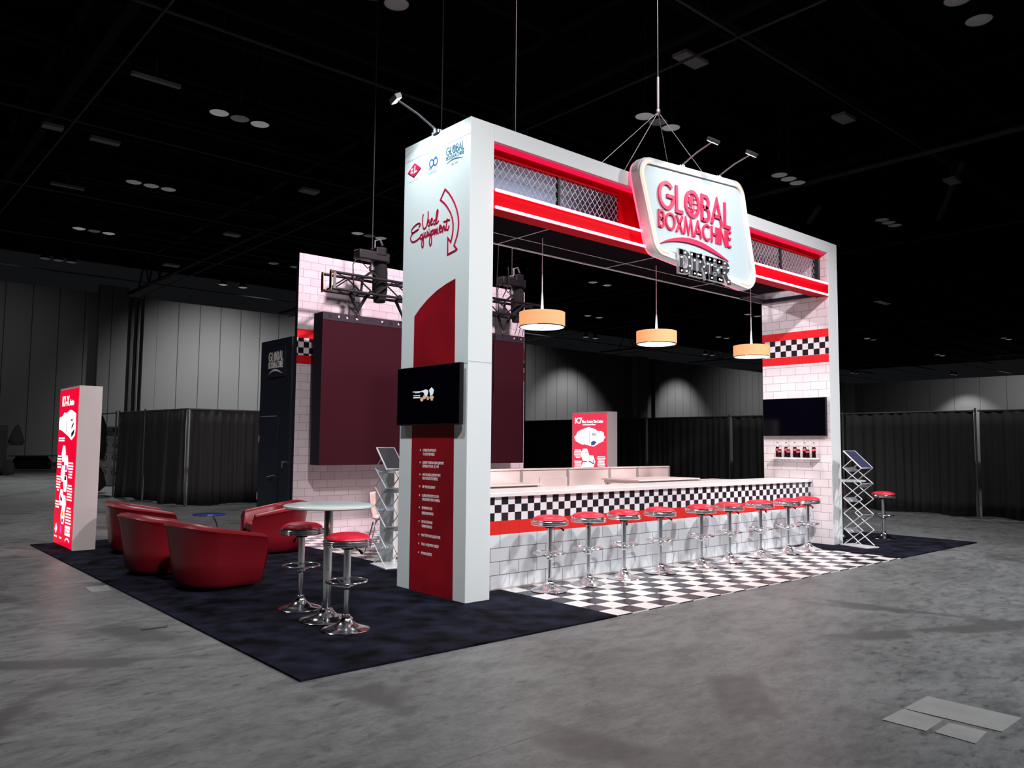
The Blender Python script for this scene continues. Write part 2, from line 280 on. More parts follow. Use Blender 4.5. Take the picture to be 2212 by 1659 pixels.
# ------------------------------------------------------------------ mesh helpers
class MB:
    def __init__(s, fr=None): s.v = []; s.f = []; s.sm = []; s.fr = fr or Matrix.Identity(4)
    def add(s, vs, fs, smooth=False):
        n = len(s.v); s.v += [tuple(s.fr @ Vector(p)) for p in vs]; s.f += [tuple(i + n for i in f) for f in fs]; s.sm += [smooth] * len(fs); return s
    def box(s, x0, y0, z0, x1, y1, z1):
        x0, x1 = min(x0, x1), max(x0, x1); y0, y1 = min(y0, y1), max(y0, y1); z0, z1 = min(z0, z1), max(z0, z1)
        return s.add([(x0, y0, z0), (x1, y0, z0), (x1, y1, z0), (x0, y1, z0), (x0, y0, z1), (x1, y0, z1), (x1, y1, z1), (x0, y1, z1)],
                     [(0, 3, 2, 1), (4, 5, 6, 7), (0, 1, 5, 4), (1, 2, 6, 5), (2, 3, 7, 6), (3, 0, 4, 7)])
    def tube(s, pts, r, n=8, closed=False, cap=True):
        pts = [Vector(p) for p in pts]; k = len(pts); rings = []
        rr = r if isinstance(r, (list, tuple)) else [r] * k
        up = None
        for i, p in enumerate(pts):
            if closed: t = pts[(i + 1) % k] - pts[i - 1]
            else: t = pts[min(i + 1, k - 1)] - pts[max(i - 1, 0)]
            if t.length < 1e-9: t = Vector((0, 0, 1))
            t.normalize()
            if up is None: up = t.orthogonal().normalized()
            else:
                up = up - t * up.dot(t)
                up = up.normalized() if up.length > 1e-6 else t.orthogonal().normalized()
            b = t.cross(up)
            rings.append([tuple(p + (up * math.cos(2 * PI * j / n) + b * math.sin(2 * PI * j / n)) * rr[i]) for j in range(n)])
        vs = [q for R in rings for q in R]; fs = []
        for i in range(k if closed else k - 1):
            a = i * n; c = ((i + 1) % k) * n
            for j in range(n): fs.append((a + j, a + (j + 1) % n, c + (j + 1) % n, c + j))
        s.add(vs, fs, True)
        if cap and not closed:
            s.add(rings[0], [tuple(range(n))[::-1]]); s.add(rings[-1], [tuple(range(n))])
        return s
    def lathe(s, prof, n=32, c=(0, 0, 0), smooth=True):
        vs = []; fs = []; k = len(prof)
        for r, z in prof:
            for j in range(n): vs.append((c[0] + r * math.cos(2 * PI * j / n), c[1] + r * math.sin(2 * PI * j / n), c[2] + z))
        for i in range(k - 1):
            for j in range(n): fs.append((i * n + j, i * n + (j + 1) % n, (i + 1) * n + (j + 1) % n, (i + 1) * n + j))
        if prof[0][0] > 1e-4: fs.append(tuple(range(n))[::-1])
        if prof[-1][0] > 1e-4: fs.append(tuple((k - 1) * n + j for j in range(n)))
        return s.add(vs, fs, smooth)
    def prism(s, pts, d0, d1):
        """polygon in local u,v extruded along local n from d0 to d1"""
        k = len(pts); vs = [(u, v, d0) for u, v in pts] + [(u, v, d1) for u, v in pts]
        fs = [tuple(range(k))[::-1], tuple(range(k, 2 * k))] + [(i, (i + 1) % k, k + (i + 1) % k, k + i) for i in range(k)]
        return s.add(vs, fs)
    def ribbon(s, pts, w, d0, d1, closed=False):
        pts = [Vector((p[0], p[1])) for p in pts]; k = len(pts); L = []; R = []
        ww = w if isinstance(w, (list, tuple)) else [w] * k
        for i, p in enumerate(pts):
            a = (p - pts[i - 1]) if (closed or i > 0) else (pts[1] - p); b = (pts[(i + 1) % k] - p) if (closed or i < k - 1) else (p - pts[i - 1])
            a = a.normalized(); b = b.normalized(); na = Vector((-a.y, a.x)); nb = Vector((-b.y, b.x)); m = na + nb
            m = m.normalized() if m.length > 1e-5 else na
            c = max(0.45, m.dot(na)); m = m * (ww[i] / 2 / c); L.append(p + m); R.append(p - m)
        n = len(s.v); vs = []
        for i in range(k): vs += [(L[i].x, L[i].y, d0), (R[i].x, R[i].y, d0), (L[i].x, L[i].y, d1), (R[i].x, R[i].y, d1)]
        fs = []
        for i in range(k if closed else k - 1):
            a = i * 4; b = ((i + 1) % k) * 4
            fs += [(a + 2, a + 3, b + 3, b + 2), (a, b, b + 1, a + 1), (a, a + 2, b + 2, b), (a + 1, b + 1, b + 3, a + 3)]
        if not closed: fs += [(0, 1, 3, 2), ((k - 1) * 4, (k - 1) * 4 + 2, (k - 1) * 4 + 3, (k - 1) * 4 + 1)]
        return s.add(vs, fs)
    def sphere(s, c, r, n=10, sz=1.0):
        return s.lathe([(max(1e-5, r * math.sin(PI * i / (n // 2 + 1))), -r * sz * math.cos(PI * i / (n // 2 + 1))) for i in range(n // 2 + 2)], n, c)
    def build(s, name, mat, parent=None, bevel=0.0, seg=2, shade=True):
        me = bpy.data.meshes.new(name); me.from_pydata(s.v, [], s.f); me.update()
        bm = bmesh.new(); bm.from_mesh(me); bmesh.ops.recalc_face_normals(bm, faces=bm.faces); bm.to_mesh(me); bm.free()
        for p, q in zip(me.polygons, s.sm): p.use_smooth = q
        if any(s.sm):
            me.set_sharp_from_angle(angle=math.radians(50))
        if isinstance(mat, (list, tuple)):
            for x in mat: me.materials.append(x)
        else: me.materials.append(mat)
        o = bpy.data.objects.new(name, me); COL.objects.link(o)
        if parent is not None: o.parent = parent
        if bevel:
            b = o.modifiers.new('bevel', 'BEVEL'); b.width = bevel; b.segments = seg; b.limit_method = 'ANGLE'
        return o

def frame(o, u, v):
    u = Vector(u).normalized(); v = Vector(v).normalized(); n = u.cross(v); m = Matrix.Identity(4)
    for i in range(3): m[i][0], m[i][1], m[i][2], m[i][3] = u[i], v[i], n[i], o[i]
    return m
def tag(o, label=None, cat=None, group=None, kind=None):
    if label: o['label'] = label
    if cat: o['category'] = cat
    if group: o['group'] = group
    if kind: o['kind'] = kind
    return o
def thing(name, label, cat, loc=(0, 0, 0), rz=0.0, group=None):
    o = bpy.data.objects.new(name, None); COL.objects.link(o); o.location = loc; o.rotation_euler = (0, 0, rz); o.empty_display_size = 0.1
    return tag(o, label, cat, group)
def dup(root, loc, rz, label=None, group=None, sc_=None):
    r = root.copy(); COL.objects.link(r); r.location = loc; r.rotation_euler = (0, 0, rz)
    if label: r['label'] = label
    if group: r['group'] = group
    if sc_: r.scale = sc_
    for ch in list(root.children):
        c = ch.copy(); COL.objects.link(c); c.parent = r
        for g in list(ch.children):
            d = g.copy(); COL.objects.link(d); d.parent = c
    return r
def arc(cx, cy, r, a0, a1, n=16, ry=None):
    ry = ry or r
    return [(cx + r * math.cos(math.radians(a0 + (a1 - a0) * i / n)), cy + ry * math.sin(math.radians(a0 + (a1 - a0) * i / n))) for i in range(n + 1)]
def smoothpath(pts, k=5):
    out = []; n = len(pts)
    for i in range(n - 1):
        p0 = pts[max(0, i - 1)]; p1 = pts[i]; p2 = pts[i + 1]; p3 = pts[min(n - 1, i + 2)]
        for j in range(k):
            t = j / k
            out.append(tuple(0.5 * (2 * p1[c] + (p2[c] - p0[c]) * t + (2 * p0[c] - 5 * p1[c] + 4 * p2[c] - p3[c]) * t * t + (3 * p1[c] - p0[c] - 3 * p2[c] + p3[c]) * t ** 3) for c in range(2)))
    out.append(tuple(pts[-1])); return out
def roundpoly(pts, r, n=6):
    out = []; k = len(pts)
    for i in range(k):
        p = Vector(pts[i]); a = (Vector(pts[i - 1]) - p); b = (Vector(pts[(i + 1) % k]) - p)
        a.normalize(); b.normalize(); h = math.acos(max(-1, min(1, a.dot(b)))) / 2; t = r / math.tan(h)
        c = p + (a + b).normalized() * (r / math.sin(h)); s = p + a * t - c; e = p + b * t - c
        a0 = math.atan2(s.y, s.x); a1 = math.atan2(e.y, e.x); d = (a1 - a0 + PI) % (2 * PI) - PI
        out += [(c.x + r * math.cos(a0 + d * j / n), c.y + r * math.sin(a0 + d * j / n)) for j in range(n + 1)]
    return out
# ---- lettering: the built-in font, turned into mesh, for plain print
def text(name, s, fr, size, mat, parent, sx=1.0, ext=0.001, align='LEFT', bold=0.0):
    cu = bpy.data.curves.new(name, 'FONT'); cu.body = s; cu.size = 1.0; cu.extrude = ext / size; cu.align_x = align; cu.offset = bold; cu.resolution_u = 3
    o = bpy.data.objects.new('tmp', cu); COL.objects.link(o)
    bpy.context.view_layer.update()
    me = bpy.data.meshes.new_from_object(o.evaluated_get(bpy.context.evaluated_depsgraph_get())); bpy.data.objects.remove(o); bpy.data.curves.remove(cu)
    me.name = name; me.transform(fr @ Matrix.Diagonal((size * sx, size, size, 1)))
    me.materials.clear(); me.materials.append(mat)
    ob = bpy.data.objects.new(name, me); COL.objects.link(ob); ob.parent = parent; return ob
# ---- geometric capitals drawn as ribbons (unit height)
GL = {
 'G': ([arc(0.5, 0.5, 0.46, 42, 352, 24) + [(0.96, 0.5), (0.52, 0.5)]], 1.02),
 'L': ([[(0.07, 1), (0.07, 0.05), (0.5, 0.05)]], 0.56),
 'O': ([arc(0.5, 0.5, 0.46, 0, 345, 23)], 1.04),
 'B': ([[(0.07, 0.0), (0.07, 0.96), (0.3, 0.96)] + arc(0.32, 0.745, 0.215, 85, -90, 8) + [(0.07, 0.53)], [(0.3, 0.53)] + arc(0.34, 0.29, 0.24, 88, -90, 8) + [(0.07, 0.05)]], 0.66),
 'A': ([[(0.03, 0), (0.42, 0.97), (0.81, 0)], [(0.17, 0.33), (0.67, 0.33)]], 0.88),
 'X': ([[(0.03, 0), (0.68, 1)], [(0.03, 1), (0.68, 0)]], 0.74),
 'M': ([[(0.03, 0), (0.2, 0.97), (0.5, 0.08), (0.8, 0.97), (0.97, 0)]], 1.04),
 'C': ([arc(0.5, 0.5, 0.46, 48, 312, 20)], 0.92),
 'H': ([[(0.07, 0), (0.07, 1)], [(0.62, 0), (0.62, 1)], [(0.07, 0.52), (0.62, 0.52)]], 0.74),
 'I': ([[(0.08, 0), (0.08, 1)]], 0.22),
 'N': ([[(0.07, 0), (0.07, 0.97), (0.66, 0.03), (0.66, 1)]], 0.78),
 'E': ([[(0.5, 0.96), (0.07, 0.96), (0.07, 0.04), (0.5, 0.04)], [(0.07, 0.52), (0.46, 0.52)]], 0.56),
}
def word_width(s): return sum(GL[c][1] for c in s)
def glyph(mb, c, x, y, kx, ky, w, d0, d1):
    x = x + 0.05 * GL[c][1] * kx; kx = kx * 0.90
    for st in GL[c][0]:
        pts = [(x + p[0] * kx, y + p[1] * ky) for p in st]
        closed = (c == 'O')
        mb.ribbon(pts, w, d0, d1, closed)
def logo(fr, x0, x1, ytop, h1, gap, h2, w1, w2, d0, d1, mat, parent, swoosh=True, mat2=None, swmat=None, per_letter=False):
    """GLOBAL over BOXMACHINE with the globe in the O and a swoosh under it"""
    W = x1 - x0; kx = W / word_width('GLOBAL'); x = x0; mb = MB(fr)
    y = ytop - h1
    for i, c in enumerate('GLOBAL'):
        if per_letter: mb = MB(fr)
        glyph(mb, c, x, y, kx, h1, w1, d0, d1)
        if c == 'O':
            cx, cy, r = x + 0.502 * kx, y + 0.5 * h1, 0.36
            for a in (-28, 0, 28):
                t = [(cx + kx * r * 0.8 * math.sin(math.radians(a)) * math.cos(math.radians(b)) * 1.0, cy + h1 * r * math.sin(math.radians(b))) for b in range(-80, 81, 20)]
                mb.ribbon(t, w1 * 0.06, d0, d1 * 0.7 + d0 * 0.3)
            for b in (-25, 8, 40):
                z = math.sin(math.radians(b)); q = math.cos(math.radians(b))
                mb.ribbon([(cx - kx * r * q, cy + h1 * r * z), (cx, cy + h1 * r * (z - 0.12)), (cx + kx * r * q, cy + h1 * r * z)], w1 * 0.06, d0, d1 * 0.7 + d0 * 0.3)
            mb.prism([(cx - .20 * kx, cy + .22 * h1), (cx - .02 * kx, cy + .26 * h1), (cx + .06 * kx, cy + .12 * h1), (cx - .04 * kx, cy + .02 * h1), (cx - .08 * kx, cy - .12 * h1), (cx - .18 * kx, cy - .02 * h1), (cx - .24 * kx, cy + .08 * h1)], d0, d1 * 0.8)
            mb.prism([(cx + .02 * kx, cy - .18 * h1), (cx + .16 * kx, cy - .16 * h1), (cx + .12 * kx, cy - .30 * h1), (cx + .03 * kx, cy - .34 * h1)], d0, d1 * 0.8)
        if per_letter: mb.build('letter', mat, parent)
        x += GL[c][1] * kx
    k2 = W / word_width('BOXMACHINE'); x = x0; y2 = y - gap - h2
    for c in 'BOXMACHINE':
        if per_letter: mb = MB(fr)
        glyph(mb, c, x, y2, k2, h2, w2, d0, d1)
        if per_letter: mb.build('letter', mat2 or mat, parent)
        x += GL[c][1] * k2
    if not per_letter: mb.build('logo_lettering', mat, parent)
    if swoosh:
        n = 16; pts = []; ws = []
        for i in range(n + 1):
            t = i / n; pts.append((x0 + W * (0.03 + 0.92 * t), y2 - h2 * 0.95 + h2 * 0.62 * math.sin(PI * (t ** 0.85)))); ws.append(max(0.002, h2 * 0.30 * math.sin(PI * t) ** 0.8))
        MB(fr).ribbon(pts, ws, d0, d1).build('swoosh', swmat or mat, parent)
    return y2

# ================================================================== THE HALL
def world_kids(t):
    for c in t.children: c.location = tuple(-x for x in t.location)
fl = MB().box(-60, -60, -0.3, 106, 47, 0).build('floor', M['concrete']); tag(fl, 'worn polished grey concrete floor of the exhibition hall', kind='structure')
wb = thing('wall_back', 'tall grey panelled wall at the far end of the hall', None, (0, 0, 0)); wb['kind'] = 'structure'
MB().box(-60, 46, 0, 106, 47, 10.45).build('wall_panels', M['hallwall'], wb)
MB().box(-60, 45.92, 0, 7.6, 46.0, 0.28).build('base_rail', M['posterdark'], wb)
for (a, b, t, d) in ((7.5, 9.1, 10.9, 0.5), (10.1, 10.9, 10.6, 0.25), (42.2, 43.0, 10.45, .2), (56.9, 58.6, 10.5, 0.6), (60.2, 60.9, 10.45, 0.3)):
    MB().box(a, 46 - d, 0, b, 46.01, t).build('pilaster', M['hallwall'], wb)
for a in (8.95, 9.35, 9.75): MB().box(a, 45.75, 0, a + 0.09, 45.99, 10.3).build('conduit', M['posterdark'], wb)  # dark strips standing in for the shadow lines of the recess beside the pilaster
wr = MB().box(105, -60, 0, 106, 47, 10.45).build('wall_right', M['hallwall_y']); tag(wr, 'grey panelled right wall of the hall far behind the drapes', kind='structure')
ce = thing('ceiling', 'black open ceiling of the hall with joists and conduits', None, (0, 0, 12.5)); ce['kind'] = 'structure'
MB().box(-60, -60, 0.0, 106, 47, 0.3).build('deck', M['ceil'], ce)
for y in (-4.5, 3.0, 10.2, 17.7, 25.0, 32.5, 40.0):
    mb = MB(); mb.tube([(-30, y, -2.2), (100, y, -2.2)], 0.035, 6); mb.build('conduit', M['pipe'], ce)
    mb = MB(); mb.box(-30, y + 0.7, -1.3, 100, y + 0.85, -1.2); mb.box(-30, y + 0.7, -0.1, 100, y + 0.85, 0)
    for k in range(60):
        x = -25 + k * 2.0; mb.tube([(x, y + .77, -1.25), (x + 1, y + .77, -0.05), (x + 2, y + .77, -1.25)], 0.03, 4, cap=False)
    mb.build('joist', M['joist'], ce)
for x in (-8.0, -0.5, 9.0, 19.0, 29.0, 39.0, 52.0, 66.0, 80.0):
    mb = MB(); mb.box(x, -40, -2.0, x + 0.22, 45.9, -1.9); mb.box(x, -40, -0.3, x + 0.22, 45.9, -0.2)
    for k in range(44):
        y = -40 + k * 1.9; mb.tube([(x + .11, y, -1.95), (x + .11, y + .95, -0.25), (x + .11, y + 1.9, -1.95)], 0.05, 4, cap=False)
    mb.build('girder', M['joist'], ce)
    MB().tube([(x + .5, -40, -2.25), (x + .5, 45.5, -2.25)], 0.03, 6).build('conduit', M['pipe'], ce)
for (a, b) in (((19.2, -2.0, -2.3), (19.2, 9.5, -2.3)), ((20.8, 2.5, -2.3), (24.5, 4.6, -2.9)), ((20.2, 6.8, -2.9), (23.6, 9.0, -2.3))):
    MB().tube([a, b], 0.09, 8).build('duct_brace', M['pipe'], ce)
for y in range(-40, 44, 3):
    MB().box(-30, y, -0.45, 100, y + 0.12, -0.05).build('purlin', M['joist'], ce)

# ---- high bay lamps hung in clusters of two or three
def make_lamp(state):
    t = thing('high_bay_light', None, 'ceiling light', (0, 0, 0))
    MB().lathe([(0.05, 0.36), (0.10, 0.30), (0.13, 0.16), (0.24, 0.0), (0.235, -0.01), (0.12, 0.15), (0.05, 0.26)], 20).build('reflector', M['bell'], t)
    MB().lathe([(0.0001, -0.045), (0.12, -0.035), (0.225, 0.0), (0.225, 0.01), (0.0001, 0.012)], 20).build('lens', M[state], t)
    MB().tube([(0, 0, 0.35), (0, 0, 0.62), (0.04, 0, 0.7)], 0.012, 5).build('hook', M['pipe'], t)
    MB().tube([(0.04, 0, 0.69), (0.04, 0, 2.95)], 0.007, 4).build('cable', M['pipe'], t)
    return t
lp = {s: make_lamp(s) for s in ('lampon', 'lamphalf', 'lampdim')}
used = {k: False for k in lp}
def put_lamp(x, y, state, label, group=None):
    if not used[state]:
        o = lp[state]; used[state] = True; o.location = (x, y, 9.6)
    else: o = dup(lp[state], (x, y, 9.6), 0)
    o['label'] = label
    if group: o['group'] = group
    elif 'group' in o.keys(): del o['group']
    return o
pairs = [ # x, y, states left to right, where
    (2.69, 12.83, ('lampon', 'lampdim', 'lampon'), 'in the bright cluster above the left armchairs'),
    (2.75, 5.8, ('lampdim', 'lampdim', None), 'at the top edge above the white tower'),
    (2.7, 19.85, ('lamphalf', 'lamphalf', 'lamphalf'), 'in the dim row between two lit left clusters'),
    (2.78, 27.08, ('lampon', 'lampdim', 'lampon'), 'in the lit cluster over the far left wall'),
    (10.95, 20.4, ('lampon', 'lampdim', 'lampon'), 'in the lit cluster just left of the white tower'),
    (11.0, 34.0, ('lampon', None, 'lampon'), 'in the small lit pair above the back wall'),
    (10.54, 5.95, ('lampon', 'lampdim', 'lampon'), 'in the lit cluster above the hanging sign'),
    (2.9, 33.7, ('lampdim', 'lampdim', 'lampdim'), 'in the faint far row over the left wall pilaster'),
    (10.8, 27.55, ('lampdim', None, 'lampdim'), 'in the faint pair left of the brick backdrop top'),
    (16.8, 5.97, ('lamphalf', 'lamphalf', 'lamphalf'), 'in the dim row right of the hanging sign'),
    (24.3, 20.5, ('lampon', None, 'lampon'), 'in the grey pair over the middle pendant'),
    (31.6, 27.75, ('lampon', None, 'lampon'), 'in the grey pair left of the middle pendant stem'),
    (38.7, 34.66, ('lampon', None, 'lampon'), 'in the lowest grey pair left of the middle pendant'),
    (38.2, 20.55, ('lampon', None, 'lampon'), 'in the pair behind the right pendant stem'),
    (45.6, 27.7, ('lampon', None, 'lampon'), 'in the grey pair left of the right pendant'),
    (54.3, 35.0, ('lampon', None, 'lampon'), 'in the tiny far pair below left of the right pendant'),
    (23.7, 6.0, ('lampdim', 'lampdim', 'lampdim'), 'in the faint row right of the arch corner'),
    (54.0, 20.5, ('lampon', None, 'lamphalf'), 'in the far pair just right of the tiled column'),
    (68.4, 21.0, ('lampon', None, 'lampon'), 'in the far pair over the right wall'),
    (60.6, 13.5, ('lamphalf', None, 'lampon'), 'in the far pair near the right picture edge'),
    (80.1, 34.2, ('lamphalf', None, 'lamphalf'), 'in the distant pair over the far back corner'),
    (89.0, 27.3, ('lamphalf', None, 'lamphalf'), 'in the distant pair over the lit right wall'),
    (10.7, -1.1, ('lampdim', None, 'lampdim'), 'in the unlit pair near the top right picture corner'),
    (-4.6, -1.1, ('lampon', None, 'lampon'), 'high left of the white tower, beyond the picture'),
    (-4.6, -7.9, ('lampon', None, 'lampon'), 'high above the camera, beyond the picture'),
    (2.7, -1.1, ('lampon', None, 'lampon'), 'high above the tower, just beyond the picture'),
    (-4.6, 12.8, ('lampon', None, 'lampon'), 'high beyond the left picture edge'),
    (10.6, -7.9, ('lampon', None, 'lampon'), 'high in front of the booth, beyond the picture'),
    (2.7, -7.9, ('lampon', None, 'lampon'), 'high behind the camera, beyond the picture'),
    (-4.6, 5.9, ('lampon', None, 'lampon'), 'high to the left of the armchairs, beyond the picture'),
    (23.8, 12.9, ('lampdim', None, 'lampdim'), 'in a faint pair behind the hanging sign'),
    (17.4, 12.9, ('lampdim', None, 'lampdim'), 'in a faint pair above the arch header'),
    (31.0, 13.0, ('lampdim', 'lampdim', 'lampdim'), 'in a faint cluster right of the sign'),
    (39.5, 13.2, ('lampdim', 'lampdim', 'lampdim'), 'in a faint cluster above the tiled column'),
    (45.5, 6.2, ('lampdim', None, 'lampdim'), 'in a faint pair halfway to the right picture edge')]
names3 = ('leftmost', 'middle', 'rightmost'); adj = {'lampon': 'lit', 'lamphalf': 'dimmed', 'lampdim': 'unlit'}
for x, y, st, where in pairs:
    for k, s in enumerate(st):
        if s is None: continue
        put_lamp(x + (k - 1) * 0.52, y, s, '%s %s lamp %s' % (names3[k], adj[s], where), 'high bay lamps ' + where)
# small fixtures on the conduits
def fixture(x, y, z, w_, d_, label, mat='pipe'):
    t = thing('ceiling_fixture', label, 'ceiling fixture', (x, y, z))
    MB().box(-w_ / 2, -d_ / 2, -0.05, w_ / 2, d_ / 2, 0.03).build('cover', M['poster'], t)
    MB().tube([(0, 0, 0.02), (0, 0, 0.5)], 0.02, 6).build('stem', M['pipe'], t)
fixture(-0.5, 17.7, 10.0, .5, .3, 'small square grey fixture near the left picture edge, beside a conduit')
fixture(0.8, 17.7, 9.95, .75, .25, 'grey flat fixture right of the small square one at upper left')
fixture(0.7, 12.9, 10.0, 1.1, .12, 'long thin unlit tube fixture left of the bright lamp cluster')
fixture(1.0, 23.05, 10.0, 1.0, .14, 'long thin unlit tube fixture in the second row at left')
fixture(7.34, 25.0, 9.9, .6, .4, 'small grey fixture left of the lamp pair beside the tower')
fixture(7.05, 17.75, 9.9, .6, .4, 'small grey fixture on the conduit between the lamp clusters')
fixture(7.4, 32.5, 9.9, .7, .4, 'small pale fixture above the lit back wall pair')
fixture(14.25, 3.0, 9.85, .6, .35, 'small grey fixture right of the sign on a conduit')
fixture(21.3, 3.0, 9.85, .6, .35, 'small grey fixture near the right picture edge')
fixture(10.6, 5.0, 10.9, .9, .4, 'grey box fixture at the top edge above the arch')

# ---- black pipe and drape
def drape(p0, p1, label, H=2.38, bot=0.05, seed=1, bare=False, pole1=True):
    rnd = random.Random(seed); a = Vector((p0[0], p0[1], 0)); b = Vector((p1[0], p1[1], 0)); L = (b - a).length; u = (b - a).normalized(); n = Vector((-u.y, u.x, 0))
    t = thing('pipe_and_drape', label, 'drape', (a.x, a.y, 0), 0, 'black pipe and drape bays')
    MB().tube([(0, 0, 0.0), (0, 0, H + 0.06)], 0.022, 10).build('upright', M['pole'], t)
    MB().box(-0.22, -0.22, 0, 0.22, 0.22, 0.012).build('foot_plate', M['pole'], t)
    if pole1:
        MB().tube([(b.x - a.x, b.y - a.y, 0.0), (b.x - a.x, b.y - a.y, H + 0.02)], 0.022, 10).build('upright', M['pole'], t)
    MB().tube([tuple(Vector((0, 0, H)) + u * 0.02), tuple(Vector((0, 0, H)) + u * L)], 0.02, 8).build('crossbar', M['pole'], t)
    if bare: return t
    N = max(24, int(L / 0.03)); ph = [rnd.uniform(0, 6) for _ in range(4)]; vs = []; fs = []; rows = 7
    for j in range(rows + 1):
        z = H - 0.02 - (H - bot) * j / rows
        for i in range(N + 1):
            s = i / N * L; k = 0.35 + 0.65 * (j / rows)
            d = 0.038 * math.sin(s * 27 + ph[0] + 1.6 * math.sin(s * 2.7 + ph[3])) + 0.060 * math.sin(s * 8.3 + ph[1] + math.sin(s * 1.9)) * k + 0.05 * math.sin(s * 2.3 + ph[2] + j * 0.12) * k
            d *= 0.45 + 0.55 * k
            if j == 0: d *= 0.5
            zz = z + (0.02 * math.sin(s * 4 + ph[1]) if j == rows else 0)
            vs.append(tuple(u * (0.04 + (L - 0.08) * i / N) + n * (d + 0.0) + Vector((0, 0, zz))))
    for j in range(rows):
        for i in range(N): fs.append((j * (N + 1) + i, j * (N + 1) + i + 1, (j + 1) * (N + 1) + i + 1, (j + 1) * (N + 1) + i))
    c = MB().add(vs, fs, True).build('curtain', M['drape'], t); sd = c.modifiers.new('cloth_thickness', 'SOLIDIFY'); sd.thickness = 0.006
    return t
drape((1.6, 15.7), (1.85, 13.24), pole1=True, label='black drape bay running back from the corner pole left of the closet', seed=2, H=2.33)
drape((1.48, 17.6), (1.6, 15.75), pole1=False, label='black drape bay at the far left end beside the grey poster', seed=3, H=2.33)
drape((1.48, 17.9), (1.42, 20.6), 'bare drape frame with a black bundle hanging beside the red lightbox', H=2.33, bare=True)
drape((4.9, 13.24), (1.86, 13.24), pole1=False, label='black drape bay between the corner pole and the black closet', seed=4, H=2.33)
drape((7.9, 13.24), (5.0, 13.24), pole1=False, label='black drape bay hidden mostly behind the black closet', seed=5, H=2.33)
ys = [-2.6, 0.42, 3.5, 6.85, 9.9, 12.9, 15.9, 19.0]
wh = ['black drape bay at the right picture edge', 'black drape bay behind the lone stool on the right', 'black drape bay seen just right of the arch column', 'black drape bay behind the end of the counter, left of the column',
      'black drape bay between the rotary lightbox and the column', 'black drape bay directly behind the rotary lightbox', 'black drape bay left of the rotary lightbox']
for i in range(7): drape((14.85, ys[i]), (14.85, ys[i + 1] - .05), wh[i], seed=10 + i, H=2.40, pole1=False)
drape((14.85, -5.6), (14.85, -2.65), pole1=False, label='black drape bay leaving the picture at far right', seed=30, H=2.40)
drape((-1.6, 34.2), (1.45, 34.2), 'distant black drape bay at the left picture edge', seed=31, H=2.2)
# bundles and far table
def bundle(loc, w_, h_, label, seed):
    rnd = random.Random(seed); prof = [(0.03, 0), (0.10, -0.05), (w_ * .62, -0.25 * h_), (w_ * .8, -0.5 * h_), (w_, -0.78 * h_), (w_ * .7, -0.97 * h_), (0.02, -h_)]
    mb = MB().lathe(prof, 14, (0, 0, 0)); mb.v = [(x * (1 + .25 * math.sin(3 * z + 2 * x + seed)), y * (0.6 + .2 * math.sin(5 * z)), z) for x, y, z in mb.v]
    o = mb.build('cloth_bundle', M['bag']); o.location = loc; tag(o, label, 'cloth bundle')
bundle((1.44, 19.6, 2.33), .34, 1.35, 'black cloth bundle hanging from the bare frame beside the red lightbox', 1)
bundle((1.40, 19.9, 0.92), .36, 0.9, 'black cloth bundle lying low by the bare frame, below the hanging one', 2)
bundle((1.75, 34.1, 2.2), .26, 0.9, 'black cloth bundle hanging at the end of the distant drape', 4)
bundle((1.5, 34.0, 0.75), .32, 0.72, 'black cloth heap on the floor under the distant drape end', 5)
t = thing('folding_table', 'distant bare folding table near the left picture edge', 'table', (3.4, 40.0, 0))
MB().box(-1.5, -.4, .72, 1.5, .4, .76).build('tabletop', M['pole'], t)
for sx in (-1.2, 1.2): MB().tube([(sx, -.3, 0), (sx, -.3, .72)], .025, 6).tube([(sx, .3, 0), (sx, .3, .72)], .025, 6).build('leg', M['pole'], t)
o = MB().lathe([(0.9, -.12), (0.85, .3), (0.7, .52)], 16).build('table_cloth', M['bag']); o.scale = (1, .45, 1); o.location = (3.4, 40, .2); tag(o, 'black cloth bunched under the distant folding table', 'cloth')
# poster board
t = thing('safety_poster', 'tall grey safety poster with round icons behind the bare drape frame', 'poster', (2.9, 24.0, 0))
MB().box(-.42, 0, .002, .42, .04, 2.05).build('board', M['poster'], t)
F = frame((-.42, -0.004, 0), (1, 0, 0), (0, 0, 1))
MB(F).prism([(.02, 1.72), (.82, 1.72), (.82, 2.0), (.02, 2.0)], 0, .002).build('heading_band', M['posterdark'], t)
text('heading_text', 'BE SAFE', frame((-.38, -0.008, 1.88), (1, 0, 0), (0, 0, 1)), .13, M['poster'], t)
text('heading_text', 'AND WELL', frame((-.38, -0.008, 1.75), (1, 0, 0), (0, 0, 1)), .12, M['poster'], t)
for i, z in enumerate((1.40, .95, .45)):
    for x in (-.18, .2):
        mb = MB(frame((x, -0.004, z), (1, 0, 0), (0, 0, 1))); mb.ribbon(arc(0, 0, .10, 0, 340, 17), .03, 0, .003, True); mb.prism(arc(0, -.02, .055, 0, 330, 11), 0, .003); mb.prism([(-.14, .16), (.14, .16), (.14, .18), (-.14, .18)], 0, .003)
        mb.build('icon', M['posterdark'], t)

